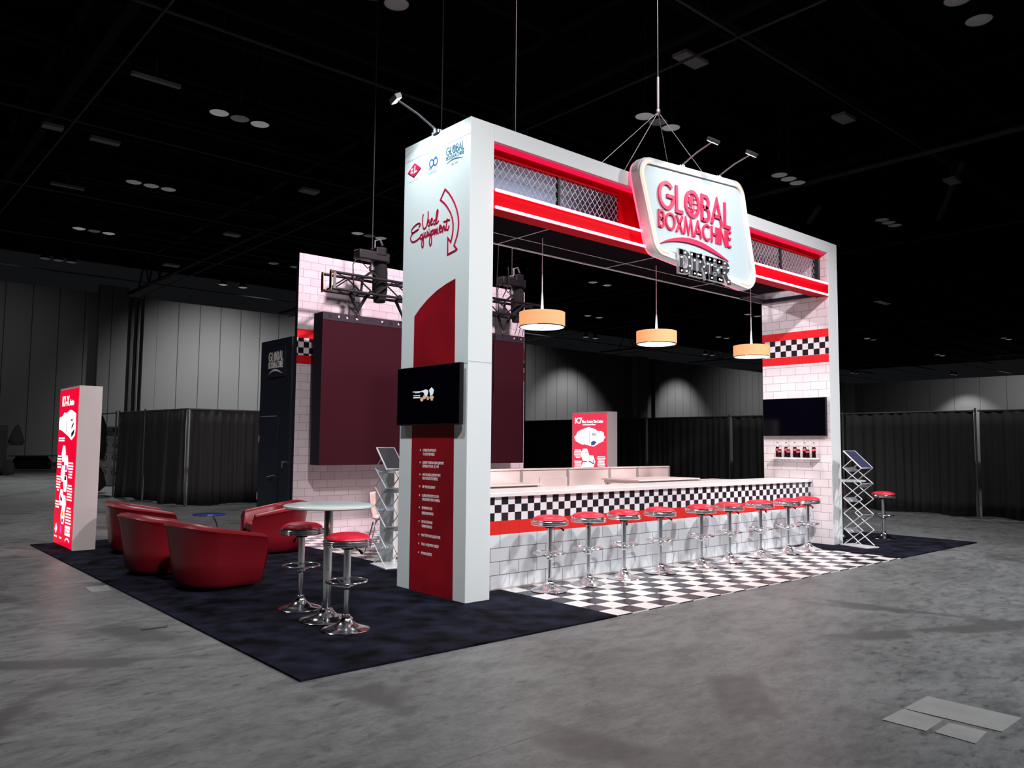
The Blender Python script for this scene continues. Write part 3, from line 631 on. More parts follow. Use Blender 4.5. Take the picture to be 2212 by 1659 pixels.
# ================================================================== BOOTH FLOOR
o = MB().box(0.76, -1.262, 0.0, 6.79, 6.14, 0.010).build('checkered_floor', M['chk_floor']); tag(o, 'black and white checkered vinyl floor in front of and behind the counter', 'flooring')
def carpet(name, pts, label):
    mb = MB(); mb.prism(pts, 0.0, 0.016); o = mb.build(name, M['carpet']); tag(o, label, 'carpet'); return o
carpet('navy_carpet', [(-2.346, -1.275), (0.765, -1.275), (0.765, 6.15), (1.12, 6.15), (1.12, 7.47), (-2.346, 7.47)], 'dark navy plush carpet under the armchairs and left tower')
carpet('navy_carpet', [(6.785, -1.275), (9.683, -1.275), (9.683, 7.47), (6.785, 7.47)], 'dark navy carpet to the right of the arch, under the lone stool')
def plate(pts, label, name='floor_plate'):
    o = MB().prism(pts, 0.0, 0.004).build(name, M['floorplate']); tag(o, label, 'floor plate')
plate([(.545, -4.046), (.55, -4.566), (.205, -4.569), (.188, -4.05)], 'largest steel floor plate in the front right corner of the floor')
plate([(.180, -4.052), (.16, -4.284), (-.11, -4.292), (-.113, -4.052)], 'smaller steel floor plate left of the loose strip, front right corner')
plate([(.135, -4.325), (.148, -4.515), (-.102, -4.54), (-.088, -4.33)], 'smaller steel floor plate nearest the right bottom picture corner')
plate([(-2.58, 3.24), (-2.36, 3.25), (-2.40, 2.92), (-2.595, 2.93)], 'small pale floor plate touching the left edge of the navy carpet')
o = MB().tube([(-2.703, .869, .006), (-2.6, .86, .006), (-2.518, .847, .006), (-2.50, .87, .006)], .006, 6).build('floor_debris', M['pole']); tag(o, 'thin pale strip of litter on the concrete left of the carpet', 'debris')

# ================================================================== ARCH
HT = 4.877; L = 7.653; PW = .309; D = 1.2
A = thing('booth_arch', 'large white booth arch over the diner counter with neon lit header', 'exhibit arch', (0, 0, 0))
MB().box(0, 0, .0165, PW, D, HT).build('left_pillar', M['white'], A, .004)
MB().box(L - PW, 0, .0165, L, D, HT).build('right_pillar', M['white'], A, .004)
MB().box(PW, 0, 4.70, L - PW, .05, HT).build('header_face', M['white'], A)
MB().box(PW, .05, 4.84, L - PW, D, HT).build('header_roof', M['white'], A)
MB().box(PW, 1.16, 4.03, L - PW, D, 4.84).build('header_back', M['headback'], A)
MB().box(PW, .05, 4.685, L - PW, .17, 4.70).build('header_reveal_glow', M['revealglow'], A)  # glowing strip in place of neon light falling on the underside
MB().box(PW, .14, 4.60, L - PW, .19, 4.685).build('fascia_rail', M['redpaint'], A)
MB().box(PW, .0, 3.985, L - PW, .20, 4.185).build('fascia_beam', M['redpaint'], A, .004)
MB().box(2.42, .15, 4.185, 5.05, .19, 4.60).build('fascia_panel', M['redpaint'], A)
for z in (4.178, 3.998):
    MB().tube([(PW + .01, -.022, z), (L - PW - .06, -.022, z)], .016, 10).build('neon_tube', M['neon'], A)
for x in (1.40, 6.17): MB().box(x - .018, .145, 4.185, x + .018, .185, 4.60).build('mullion', M['black'], A)
MB().box(7.22, .10, 3.985, 7.28, .20, 4.60).build('mullion', M['black'], A)
def wires(x0, x1, z0, z1):
    mb = MB(frame((0, .165, 0), (1, 0, 0), (0, 0, 1))); st = .084; k = 1.25
    h = z1 - z0
    for s in (1, -1):
        n = int((x1 - x0 + h / k) / st) + 2
        for i in range(-1, n):
            xb = x0 - h / k + i * st if s > 0 else x0 + i * st
            p = [(xb, z0), (xb + s * h / k, z1)]
            a, b = p
            if s < 0: a, b = (xb, z0), (xb - h / k, z1)
            # clip to the window
            def at(x): return a[1] + (x - a[0]) / (b[0] - a[0]) * (b[1] - a[1])
            lo, hi = sorted((a, b)); xa = max(lo[0], x0); xc = min(hi[0], x1)
            if xc - xa < .004: continue
            mb.ribbon([(xa, at(xa)), (xc, at(xc))], .006, -0.003 if s > 0 else 0.001, 0.001 if s > 0 else 0.005)
    mb.build('wire_mesh', M['mesh'], A)
wires(.315, 1.382, 4.185, 4.60); wires(1.418, 2.42, 4.185, 4.60); wires(5.05, 6.152, 4.185, 4.60); wires(6.188, 7.22, 4.185, 4.60)
MB().box(PW, .20, 4.015, 6.55, 1.16, 4.03).build('soffit', M['soffit'], A)
MB().box(6.55, .20, 4.015, 6.62, 1.16, 4.06).build('soffit_bar', M['rig'], A)
MB().box(7.27, .20, 4.0, 7.344, 1.2, 4.06).build('soffit_bar', M['rig'], A)
MB().box(6.6, 1.10, 4.0, 7.3, 1.16, 4.06).build('soffit_bar', M['rig'], A)
MB().box(PW, 1.185, 4.008, 7.30, 1.203, 4.03).build('soffit_trim', M['seamwhite'], A)
MB().box(PW, .80, 4.010, 6.55, .806, 4.0155).build('soffit_trim', M['seamwhite'], A)
for x in (1.34, 3.3, 5.25): MB().box(x, .2, 4.009, x + .008, 1.185, 4.0155).build('soffit_trim', M['seamwhite'], A)
# tiled inner face of the right pillar
xi = L - PW
def side(z0, z1, mat, nm, dx=.004): MB().box(xi - dx, .012, z0, xi, D - .002, z1).build(nm, mat, A)
side(.02, 2.92, M['tile_right'], 'white_tile_cladding'); side(3.465, 4.70, M['tile_right'], 'white_tile_cladding')
side(2.92, 3.05, M['redtile_y'], 'red_tile_band'); side(3.335, 3.465, M['redtile_y'], 'red_tile_band'); side(3.05, 3.335, M['chk_side'], 'checker_band')
# prints on the outer face of the left pillar
FX = frame((-.001, 0, 0), (0, -1, 0), (0, 0, 1))
poly = [(-.960, .018), (-.195, .018), (-.224, 3.239), (-.373, 3.208), (-.535, 3.163), (-.701, 3.092), (-.845, 3.01), (-.948, 2.932)]
MB(FX).prism(poly, 0, .004).build('red_print_panel', M['redprint'], A)
for z in (4.70, 2.36): MB(FX).prism([(-1.2, z), (0, z), (0, z + .004), (-1.2, z + .004)], 0, .0012).build('panel_seam', M['faint'], A)
MB(frame((0, -.001, 0), (1, 0, 0), (0, 0, 1))).prism([(0, 2.38), (PW, 2.38), (PW, 2.384), (0, 2.384)], 0, .0012).build('panel_seam', M['faint'], A)
lines = [(1.489, 'CONSULTIVE APPROACH', 1), (1.449, 'TO CUSTOMER NEEDS', 0), (1.361, 'LONGEST STANDING USED EQUIPMENT', 1), (1.323, 'SUPPLIER IN THE US - EST. 1950', 0), (1.235, 'ONLY US BASED COMPANY WITH', 1), (1.197, 'FULLY INTERACTIVE WEBSITE', 0),
         (1.109, '100+ YEAR OLD LIBRARY', 1), (1.018, 'GLOBAL INVENTORY LOCATED', 1), (.978, 'THROUGHOUT NORTH AMERICA', 0), (.89, 'REFURBISHING AND', 1), (.837, 'REBUILDING SERVICES', 0), (.747, 'INSTALLATION AND', 1), (.702, 'TRAINING SERVICES', 0),
         (.609, 'PLANT MOVES AND LIQUIDATIONS', 1), (.516, 'TRADE - IN EQUIPMENT NEEDED', 1), (.424, 'APPRAISAL SERVICES', 1)]
for z, s, bl in lines:
    text('print_line', s, frame((-.0055, .745, z - .014), (0, -1, 0), (0, 0, 1)), .040, M['whiteink'], A, sx=.52, ext=.0005, bold=.012)
    if bl: MB(frame((-.0055, .79, z), (0, -1, 0), (0, 0, 1))).prism(arc(0, 0, .008, 0, 330, 11, .010), 0, .001).build('bullet', M['whiteink'], A)
MB(FX).prism([(-1.001, 4.653), (-.879, 4.569), (-1.011, 4.499), (-1.134, 4.573)], .0005, .002).build('diamond_logo', M['logored'], A)
MB(FX).ribbon([(-1.134, 4.568), (-1.011, 4.494), (-.879, 4.564)], .010, 0, .001).build('diamond_shadow', M['black'], A)
mb = MB(FX); mb.ribbon([(-1.062, 4.602), (-1.066, 4.545)], .02, .002, .003); mb.ribbon([(-1.028, 4.604), (-1.06, 4.576), (-1.028, 4.545)], .016, .002, .003); mb.ribbon([(-.992, 4.622), (-1.0, 4.548), (-.955, 4.556)], .017, .002, .003)
mb.build('diamond_letters', M['whiteink'], A)
text('logo_caption', 'KOSTER', frame((-.0015, 1.105, 4.452), (0, -1, 0), (0, 0, 1)), .042, M['faintpink'], A, sx=1.15)
mb = MB(FX); mb.ribbon(arc(-.680, 4.565, .036, 0, 345, 23, .040), .013, 0, .002, True); mb.ribbon(arc(-.608, 4.566, .036, 0, 345, 23, .040), .013, 0, .002, True); mb.build('ring_logo', M['blue'], A)
mb = MB(FX); mb.ribbon(arc(-.60, 4.59, .035, 60, 130, 6, .032), .006, 0, .002); mb.ribbon(arc(-.69, 4.54, .035, 200, 300, 6, .034), .006, 0, .002); mb.build('ring_accent', M['teal'], A)
text('logo_caption', 'SHINKO', frame((-.0015, .745, 4.448), (0, -1, 0), (0, 0, 1)), .048, M['faint'], A, sx=.9)
G2 = thing('x', None, None)
logo(FX, -.415, -.105, 4.655, .085, .010, .040, .011, .005, 0, .002, M['teal'], G2, swmat=M['teal'])
for c in list(G2.children): c.parent = A
bpy.data.objects.remove(G2)
text('logo_caption', 'EST. 1950', frame((-.0015, .32, 4.445), (0, -1, 0), (0, 0, 1)), .034, M['faint'], A, sx=.8)
ST = {
'arrow': [(-0.423, 4.22), (-0.355, 4.161), (-0.299, 4.095), (-0.252, 4.028), (-0.216, 3.959), (-0.192, 3.889), (-0.18, 3.817), (-0.185, 3.748), (-0.202, 3.682), (-0.227, 3.635), (-0.253, 3.591), (-0.206, 3.543), (-0.225, 3.533), (-0.362, 3.513), (-0.362, 3.689), (-0.311, 3.637), (-0.289, 3.689), (-0.275, 3.747), (-0.273, 3.812), (-0.29, 3.882), (-0.322, 3.945), (-0.374, 4.013), (-0.435, 4.074), (-0.503, 4.123)] ,
'E': [(-0.897, 3.908), (-0.868, 3.932), (-0.881, 3.95), (-0.92, 3.953), (-0.988, 3.934), (-1.031, 3.908), (-1.034, 3.884), (-1.003, 3.87), (-0.952, 3.877), (-0.909, 3.886), (-0.96, 3.879), (-1.016, 3.86), (-1.046, 3.831), (-1.049, 3.801), (-1.018, 3.771), (-0.974, 3.765), (-0.914, 3.776), (-0.864, 3.796)] ,
'q': [(-0.835, 3.82), (-0.86, 3.81), (-0.863, 3.781), (-0.846, 3.77), (-0.821, 3.792), (-0.814, 3.82), (-0.817, 3.777), (-0.832, 3.74), (-0.836, 3.702), (-0.82, 3.672), (-0.802, 3.695), (-0.803, 3.75), (-0.796, 3.778), (-0.772, 3.827)] ,
'u': [(-0.772, 3.832), (-0.775, 3.793), (-0.762, 3.774), (-0.738, 3.796), (-0.735, 3.829), (-0.73, 3.789), (-0.717, 3.779), (-0.701, 3.813)] ,
'i': [(-0.706, 3.823), (-0.696, 3.788), (-0.68, 3.789)] ,
'dot': [(-0.701, 3.852), (-0.701, 3.847)] ,
'p': [(-0.665, 3.83), (-0.672, 3.788), (-0.687, 3.742), (-0.69, 3.694), (-0.675, 3.667), (-0.654, 3.687), (-0.654, 3.745), (-0.664, 3.791), (-0.64, 3.825), (-0.624, 3.817), (-0.627, 3.788), (-0.655, 3.775)] ,
'm': [(-0.608, 3.833), (-0.602, 3.774), (-0.583, 3.823), (-0.57, 3.775), (-0.555, 3.825), (-0.542, 3.774), (-0.53, 3.777)] ,
'e': [(-0.519, 3.801), (-0.487, 3.823), (-0.484, 3.841), (-0.504, 3.848), (-0.519, 3.815), (-0.506, 3.779), (-0.478, 3.783)] ,
'n': [(-0.468, 3.829), (-0.458, 3.774), (-0.44, 3.828), (-0.424, 3.817), (-0.419, 3.781), (-0.4, 3.791)] ,
't': [(-0.379, 3.898), (-0.386, 3.85), (-0.396, 3.8), (-0.384, 3.778), (-0.361, 3.781), (-0.342, 3.817)] ,
'x': [(-0.441, 3.873), (-0.332, 3.876)] ,
'U': [(-0.812, 4.036), (-0.824, 4.004), (-0.826, 3.941), (-0.812, 3.889), (-0.79, 3.872), (-0.757, 3.887), (-0.734, 3.936), (-0.723, 3.993), (-0.725, 4.049)] ,
's': [(-0.733, 3.917), (-0.709, 3.951), (-0.7, 3.925), (-0.691, 3.898), (-0.707, 3.885), (-0.724, 3.9)] ,
'e2': [(-0.684, 3.911), (-0.647, 3.933), (-0.648, 3.955), (-0.664, 3.951), (-0.675, 3.915), (-0.662, 3.89), (-0.634, 3.896)] ,
'd': [(-0.59, 3.926), (-0.614, 3.921), (-0.618, 3.893), (-0.601, 3.882), (-0.577, 3.904), (-0.555, 3.957), (-0.544, 4.008), (-0.553, 4.029), (-0.568, 3.998), (-0.578, 3.933), (-0.573, 3.889), (-0.553, 3.889), (-0.528, 3.908)] ,
}
mb = MB(FX); mb.ribbon(ST['arrow'], .020, 0, .004, True); mb.build('arrow_outline', M['logored'], A)
FX2 = frame((-.0015, 0, 0), (0, -1, 0), (0, 0, 1))
mb = MB(FX2); mb.ribbon(ST['arrow'], .008, .003, .006, True); mb.build('arrow_core', M['neonred_line'], A)
mb = MB(FX)
for k, v in ST.items():
    if k != 'arrow': mb.ribbon(smoothpath(v), .017, 0, .004)
mb.build('script_lettering', M['logored'], A)
mb = MB(FX2)
for k, v in ST.items():
    if k != 'arrow': mb.ribbon(smoothpath(v), .009, .003, .006)
mb.build('script_core', M['neonred_line'], A)

# ================================================================== HANGING SIGN
S = thing('diner_sign', 'large white rounded neon edged sign with red raised letters on the arch header', 'sign', (3.6, -.02, 3.7))
FS = frame((0, -.06, 0), (1, 0, 0), (0, 0, 1))
out = roundpoly([(2.36, 5.04), (4.64, 5.20), (5.00, 3.69), (2.72, 3.90)][::-1], .20, 8)
MB(FS).prism(out, -.02, .09).build('sign_box', M['white'], S, .01)
cxs, czs = 3.66, 4.45
inn = roundpoly([(2.46, 4.95), (4.57, 5.09), (4.89, 3.81), (2.81, 3.99)][::-1], .15, 8)
mb = MB(FS); mb.ribbon(roundpoly([(2.40, 5.0), (4.61, 5.155), (4.95, 3.74), (2.765, 3.94)][::-1], .18, 8), .075, .088, .118, True); mb.build('raised_rim', M['white'], S)
MB(FS).prism(inn, .085, .0915).build('sign_face', pmat('sign_face_white', (.50, .60, .63), .4), S)
pts = roundpoly([(2.415, 4.99), (4.60, 5.14), (4.935, 3.755), (2.775, 3.95)], .17, 8)
k = 9
loop = pts
def tubeS(p2, r, m, nm): MB().tube([(a, -.060 - .125, b) for a, b in p2], r, 8).build(nm, m, S)
tubeS([(2.98, 3.932)] + pts[27:36] + pts[0:9], .011, M['neonwarm'], 'neon_tube')
tubeS(pts[9:27] + [(4.55, 3.79)], .011, M['neonwarm'], 'neon_tube')
MB().tube([(a, -.015, b) for a, b in roundpoly([(2.38, 5.02), (4.625, 5.18), (4.98, 3.71), (2.74, 3.92)], .19, 8)], .012, 8, closed=True).build('halo_tube', M['neonsoft'], S)
FS2 = frame((0, -.152, 0), (1, 0, 0), (0, 0, 1))
logo(FS2, 2.79, 4.37, 4.830, .345, .035, .212, .046, .027, 0, .022, M['signred'], S, swmat=M['signred'], per_letter=True)
# marquee letters DINER
DM = pmat('marquee_chrome', (.62, .62, .66), .3, .6)
DF = pmat('marquee_inside', (.05, .05, .055), .35, .3)
def marquee(c, x, y, wd, h):
    t = .068; mbo = MB(FS2); strokes = []; bl = []
    if c == 'D': strokes = [[(x + .05, y), (x + .05, y + h)], [(x + .0, y + h - t / 2 + .0), (x + wd * .5, y + h - t / 2)] + arc(x + wd * .5, y + h / 2, wd * .5 - t / 2 + .01, 75, -75, 8, h / 2 - t / 2) + [(x, y + t / 2)]]
    elif c == 'I': strokes = [[(x + wd / 2, y), (x + wd / 2, y + h)], [(x, y + h - t / 2), (x + wd, y + h - t / 2)], [(x, y + t / 2), (x + wd, y + t / 2)]]
    elif c == 'N': strokes = [[(x + .05, y), (x + .05, y + h)], [(x + .05, y + h), (x + wd - .05, y)], [(x + wd - .05, y), (x + wd - .05, y + h)], [(x, y + h - t / 2), (x + .1, y + h - t / 2)], [(x, y + t / 2), (x + .1, y + t / 2)], [(x + wd - .1, y + h - t / 2), (x + wd, y + h - t / 2)]]
    elif c == 'E': strokes = [[(x + .05, y), (x + .05, y + h)], [(x, y + h - t / 2), (x + wd, y + h - t / 2)], [(x, y + t / 2), (x + wd, y + t / 2)], [(x + .05, y + h / 2), (x + wd * .8, y + h / 2)], [(x + wd - .02, y), (x + wd - .02, y + .11)], [(x + wd - .02, y + h), (x + wd - .02, y + h - .1)]]
    elif c == 'R': strokes = [[(x + .05, y), (x + .05, y + h)], [(x, y + h - t / 2), (x + wd * .5, y + h - t / 2)] + arc(x + wd * .5, y + h * .72, wd * .4 - t / 2, 75, -75, 6, h * .28 - t / 2) + [(x + .05, y + h * .48)], [(x + wd * .45, y + h * .46), (x + wd * .8, y + .02), (x + wd, y + .03)], [(x, y + t / 2), (x + .12, y + t / 2)]]
    for s in strokes: mbo.ribbon(s, t + .022, .05, .085); 
    lo = mbo.build('marquee_letter', DM, S)
    mi = MB(FS2)
    for s in strokes: mi.ribbon(s, t - .002, .084, .0875)
    mi.build('letter_face', DF, lo)
    pts_ = []
    for s in strokes:
        for i in range(len(s) - 1):
            a, b = Vector(s[i]), Vector(s[i + 1]); n = max(1, int((b - a).length / .082))
            for j in range(n + (1 if i == len(s) - 2 else 0)): pts_.append(a + (b - a) * (j / n))
    kept = []
    for p in pts_:
        p = Vector((min(max(p.x, x + .02), x + wd - .0), min(max(p.y, y + .03), y + h - .03)))
        if all((p - q).length > .075 for q in kept): kept.append(p)
    for p in kept:
        q = FS2 @ Vector((p.x, p.y, .092)); MB().sphere(tuple(q), .0115, 8).build('bulb', M['bulb'], lo)
x = 3.10
for c, wd in (('D', .25), ('I', .16), ('N', .26), ('E', .22), ('R', .27)):
    marquee(c, x, 3.70 + (.0 if c != 'D' else 0.0), wd, .30); x += wd - .01
world_kids(S)

# arm lights
def arm_light(base, tip, label, target):
    t = thing('arm_light', label, 'arm light', base)
    b = Vector(base); e = Vector(tip) - b
    MB().tube([(0, 0, 0), tuple(e * .5 + Vector((0, 0, .02))), tuple(e)], .012, 8).build('arm', M['steel'], t)
    MB().lathe([(.0001, -.03), (.07, -.03), (.07, .0), (.03, .02), (.0001, .03)], 14).build('clamp', M['chrome'], t)
    d = (Vector(target) - Vector(tip)).normalized(); q = d.to_track_quat('-Z', 'Y').to_matrix().to_4x4()
    hm = Matrix.Translation(e) @ q
    h = MB(hm); h.box(-.09, -.035, -.02, .09, .035, .03); hd = h.build('lamp_head', M['steel'], t, .004)
    MB(hm).box(-.08, -.028, -.024, .08, .028, -.0205).build('lens', M['armhot'], hd)
arm_light((0.02, .60, 4.90), (-.48, .66, 5.13), 'arm light reaching left from the top of the white tower', (0, .55, 4.2))
arm_light((3.33, -.10, 5.13), (3.3, -.62, 5.31), 'left of two arm lights on top of the hanging sign', (3.3, -.15, 4.6))
arm_light((4.14, -.10, 5.18), (4.12, -.64, 5.35), 'right of two arm lights on top of the hanging sign', (4.12, -.15, 4.6))

# rigging cables
def cable(pts, label, r=.006):
    o = MB().tube(pts, r, 6).build('rigging_cable', M['wire']); tag(o, label, 'cable'); return o
cable([(.49, 1.19, 4.87), (.49, 1.19, 12.4)], 'vertical steel cable rising from the back of the white tower')
cable([(1.56, 1.1, 4.87), (1.56, 1.1, 12.4)], 'vertical steel cable rising behind the left end of the arch header')
B = thing('rigging_bridle', 'four legged steel cable bridle holding the arch above the sign', 'rigging', (3.77, .6, 6.2))
MB().tube([(0, 0, 0), (0, 0, 6.2)], .006, 6).build('main_cable', M['wire'], B)
MB().tube([(0, 0, .05), (0, 0, .5)], .02, 8).build('turnbuckle', M['steel'], B)
MB().lathe([(.0001, -.06), (.03, -.03), (.03, .03), (.0001, .06)], 8).build('ring', M['steel'], B)
for q in ((2.5, 1.15, 4.87), (2.4, .06, 4.87), (5.0, 1.15, 4.87), (4.7, .06, 4.87)):
    MB().tube([(0, 0, 0), (q[0] - 3.77, q[1] - .6, q[2] - 6.2)], .005, 6).build('cable_leg', M['steel'], B)

# ================================================================== PENDANTS
def make_pendant():
    t = thing('drum_pendant', None, 'pendant lamp', (0, 0, 0), 0, 'orange drum pendants over the counter')
    R_ = .272
    MB().lathe([(R_, -.085), (R_, .085), (R_ - .006, .085), (R_ - .006, -.085)], 40).build('drum_shade', M['shade'], t)
    MB().lathe([(.0001, -.092), (R_ - .02, -.088), (R_ - .008, -.075), (.0001, -.074)], 40).build('diffuser', M['diffuser'], t)
    MB().lathe([(R_ + .002, -.09), (R_ + .002, -.08), (R_ - .01, -.08), (R_ - .01, -.09)], 40).build('trim_ring', M['chrome'], t)
    MB().lathe([(R_ - .007, .08), (.03, .082), (.0001, .083)], 40).build('top_plate', M['diffuser'], t)
    MB().lathe([(.020, .08), (.018, .14), (.010, .30), (.006, .34)], 10).build('stem_cup', M['seamwhite'], t)
    MB().tube([(0, 0, .3), (0, 0, 1.0)], .0065, 6).build('stem', M['seamwhite'], t)
    MB().sphere((0, 0, -.098), .012, 8).build('finial', M['chrome'], t)
    return t
pd = make_pendant(); pd.location = (1.57, .6, 3.03); pd['label'] = 'left and largest looking orange drum pendant, beside the white tower'
dup(pd, (3.71, .6, 3.02), 0, 'middle orange drum pendant hanging over the counter centre')
dup(pd, (6.04, .6, 3.03), 0, 'right orange drum pendant hanging beside the tiled column')

# ================================================================== TELEVISIONS
def tv(name, label, fr, w_, h_, parent_loc):
    t = thing(name, label, 'television', parent_loc)
    MB(fr).box(0, 0, -.05, w_, h_, 0).build('casing', M['tvframe'], t, .006)
    MB(fr).box(.012, .016, -.001, w_ - .012, h_ - .010, .002).build('screen', M['screen'], t)
    MB(fr).box(w_ * .3, h_ * .3, -.085, w_ * .7, h_ * .7, -.05).build('wall_bracket', M['black'], t)
    return t
TV = tv('wall_television', 'black flat television on the left face of the white tower', frame((-.085, 1.135, 1.748), (0, -1, 0), (0, 0, 1)), 1.12, .618, (-.085, .58, 2.05))
FT = frame((-.088, 0, 0), (0, -1, 0), (0, 0, 1))
sc_o = [c for c in TV.children if c.name.startswith('screen')][0]
def pic(polys, m, nm, d=0): 
    mb = MB(FT)
    for p in polys: mb.prism(p, d, .0008 + d)
    mb.build(nm, m, sc_o)
pic([[(-.67, 2.108), (-.63, 2.112), (-.595, 2.12), (-.56, 2.112), (-.545, 2.10), (-.552, 2.075), (-.572, 2.045), (-.60, 2.045), (-.625, 2.085)][::-1]], M['tvcream'], 'picture_cup')
pic([[(-.53, 2.11), (-.505, 2.125), (-.488, 2.137), (-.465, 2.122), (-.447, 2.106), (-.455, 2.08), (-.472, 2.052), (-.508, 2.052), (-.52, 2.085)][::-1]], M['tvcream'], 'picture_cup')
pic([arc(-.66, 2.018, .030, 0, 330, 11, .022), arc(-.612, 2.04, .030, 0, 330, 11, .022), [(-.575, 2.045), (-.545, 2.05), (-.53, 2.01), (-.565, 2.008)], arc(-.485, 2.032, .040, 0, 330, 11, .018), [(-.5, 2.0), (-.46, 2.0), (-.465, 2.03), (-.495, 2.03)]], M['tvtan'], 'picture_food')
pic([[(-.83, 2.098), (-.65, 2.094), (-.65, 2.102), (-.83, 2.106)], [(-.79, 2.088), (-.70, 2.086), (-.70, 2.092), (-.79, 2.094)], [(-.815, 2.06), (-.69, 2.058), (-.69, 2.064), (-.815, 2.066)], [(-.815, 2.034), (-.69, 2.032), (-.69, 2.046), (-.815, 2.048)]], M['tvcream'], 'picture_text')
world_kids(TV)
for c in sc_o.children: c.location = (0, 0, 0)
T2 = tv('wall_television', 'black flat television on the tiled column above the bottle shelf', frame((7.25, 1.155, 1.73), (0, -1, 0), (0, 0, 1)), 1.12, .625, (7.25, .6, 2.04)); world_kids(T2)

# ================================================================== SHELF AND BOTTLES
t = thing('bottle_shelf', 'thin white wall shelf holding cola bottles on the tiled column', 'shelf', (7.2, .6, 1.38))
MB().box(-.06, -.42, -.022, .14, .40, .002).build('board', M['white'], t, .002)
for y in (-.24, .24):
    MB().tube([(.135, y, -.02), (.135, y, -.13)], .008, 6).tube([(.135, y, -.13), (.02, y, -.022)], .005, 6).build('bracket', M['white'], t)
def make_bottle():
    t = thing('cola_bottle', None, 'bottle', (0, 0, 0), 0, 'cola bottles on the wall shelf')
    MB().lathe([(.0001, .0), (.030, .0), (.033, .012), (.031, .035), (.027, .065), (.031, .10), (.033, .125), (.030, .15), (.021, .175)], 16).build('body', M['cola'], t)
    MB().lathe([(.021, .174), (.013, .205), (.0115, .235), (.0125, .238), (.0001, .240)], 14).build('neck', M['glass'], t)
    MB().lathe([(.0322, .106), (.0342, .118), (.0342, .130), (.0322, .142)], 16).build('bottle_label', M['colalabel'], t)
    MB().lathe([(.015, .237), (.016, .240), (.014, .250), (.0001, .252)], 14).build('cap', M['steel'], t)
    return t
b0 = make_bottle(); first = True
back = [.875, .72, .565, .395, .235]; frt = [.80, .645, .47, .31]
od = ['leftmost', 'second from left', 'middle', 'fourth from left', 'rightmost']
for i, y in enumerate(back):
    lb = '%s full height cola bottle in the back row on the wall shelf' % od[i]
    if first: b0.location = (7.225, y, 1.3835); b0['label'] = lb; first = False
    else: dup(b0, (7.225, y, 1.3835), 0, lb)
od = ['leftmost', 'second', 'third', 'rightmost']
for i, y in enumerate(frt): dup(b0, (7.165, y, 1.3835), .3, '%s short cola bottle in the front row on the wall shelf' % od[i], sc_=(1, 1, .76))

# ================================================================== COUNTER
C = thing('diner_counter', 'long white diner counter with checker band, red band and white tiles', 'counter', (3.8, .65, .01))
c0, c1 = PW + .002, xi - .006
MB().box(c0, .375, .01, c1, .93, .996).build('counter_body', M['white'], C)
MB().box(c0, .33, .996, c1, .97, 1.04).build('countertop', M['white_top'], C, .004)
def fb(z0, z1, m, nm, y=.366): MB().box(c0, y, z0, c1, .375, z1).build(nm, m, C)
fb(.739, .996, M['chk_counter'], 'checker_band'); fb(.593, .739, M['redtile'], 'red_tile_band'); fb(.03, .593, M['tile_counter'], 'white_tile_panel')
MB().box(c0, .362, .01, c1, .375, .03).build('kick_strip', M['alu'], C)
world_kids(C)

# ================================================================== BAR STOOLS
def make_stool():
    t = thing('bar_stool', None, 'bar stool', (0, 0, 0))
    MB().lathe([(.0001, .735), (.178, .735), (.186, .748), (.178, .765), (.14, .785), (.08, .795), (.0001, .797)], 36).build('seat_cushion', M['redvinyl'], t)
    rim = [(.10, .690), (.192, .690)]
    for k in range(3): z = .692 + k * .017; rim += [(.199, z + .002), (.204, z + .006), (.199, z + .011), (.184, z + .012), (.184, z + .0165)]
    rim += [(.186, .748), (.10, .748)]
    MB().lathe(rim, 40).build('seat_ring', M['chrome'], t)
    MB().lathe([(.05, .66), (.06, .69)], 20).build('seat_plate', M['black'], t)
    MB().lathe([(.030, .335), (.030, .665)], 20).build('upper_column', M['chrome'], t)
    MB().lathe([(.022, .10), (.022, .345)], 20).build('lower_column', M['chrome'], t)
    MB().lathe([(.0001, .0), (.195, .0), (.200, .006), (.190, .014), (.130, .030), (.075, .055), (.042, .090), (.034, .112), (.036, .118), (.028, .128), (.022, .13)], 44).build('base', M['chrome'], t)
    mb = MB().tube([(.165 * math.cos(a * PI / 16), .165 * math.sin(a * PI / 16), .395) for a in range(32)], .0105, 8, closed=True)
    for a in (20, 160, 270): mb.tube([(.03 * math.cos(math.radians(a)), .03 * math.sin(math.radians(a)), .350), (.165 * math.cos(math.radians(a)), .165 * math.sin(math.radians(a)), .392)], .008, 6)
    mb.lathe([(.034, .330), (.038, .335), (.038, .368), (.034, .373)], 18)
    mb.build('footrest', M['chrome'], t)
    MB().tube([(.03, 0, .68), (.09, 0, .672), (.125, 0, .655)], .005, 6).tube([(.12, 0, .66), (.155, 0, .635)], [.008, .013], 8).build('gas_lever', M['black'], t)
    return t
s0 = make_stool()
sx = [1.15, 1.765, 2.37, 3.05, 3.845, 4.525, 5.27, 5.975, 6.585]; ly = [.015, .03, .03, .035, .0, .03, .02, 0, .02]
rot = [-.9, -2.4, -2.2, -.5, -.6, -.4, -2.0, -.3, -2.1]
lab = ['red topped chrome stool at the counter nearest the white tower', 'second counter stool from the white tower, lever pointing left', 'third counter stool from the white tower', 'fourth counter stool from the white tower', 'fifth and middle stool of the counter row',
       'sixth counter stool, left of the middle of the far half', 'third stool from the tiled column end of the counter', 'second stool from the tiled column end of the counter', 'last counter stool, right beside the tiled column']
for i in range(9):
    if i == 0: s0.location = (sx[0], ly[0], .0105); s0.rotation_euler.z = rot[0]; s0['label'] = lab[0]; s0['group'] = 'stools along the diner counter'
    else: dup(s0, (sx[i], ly[i], .0105), rot[i], lab[i])
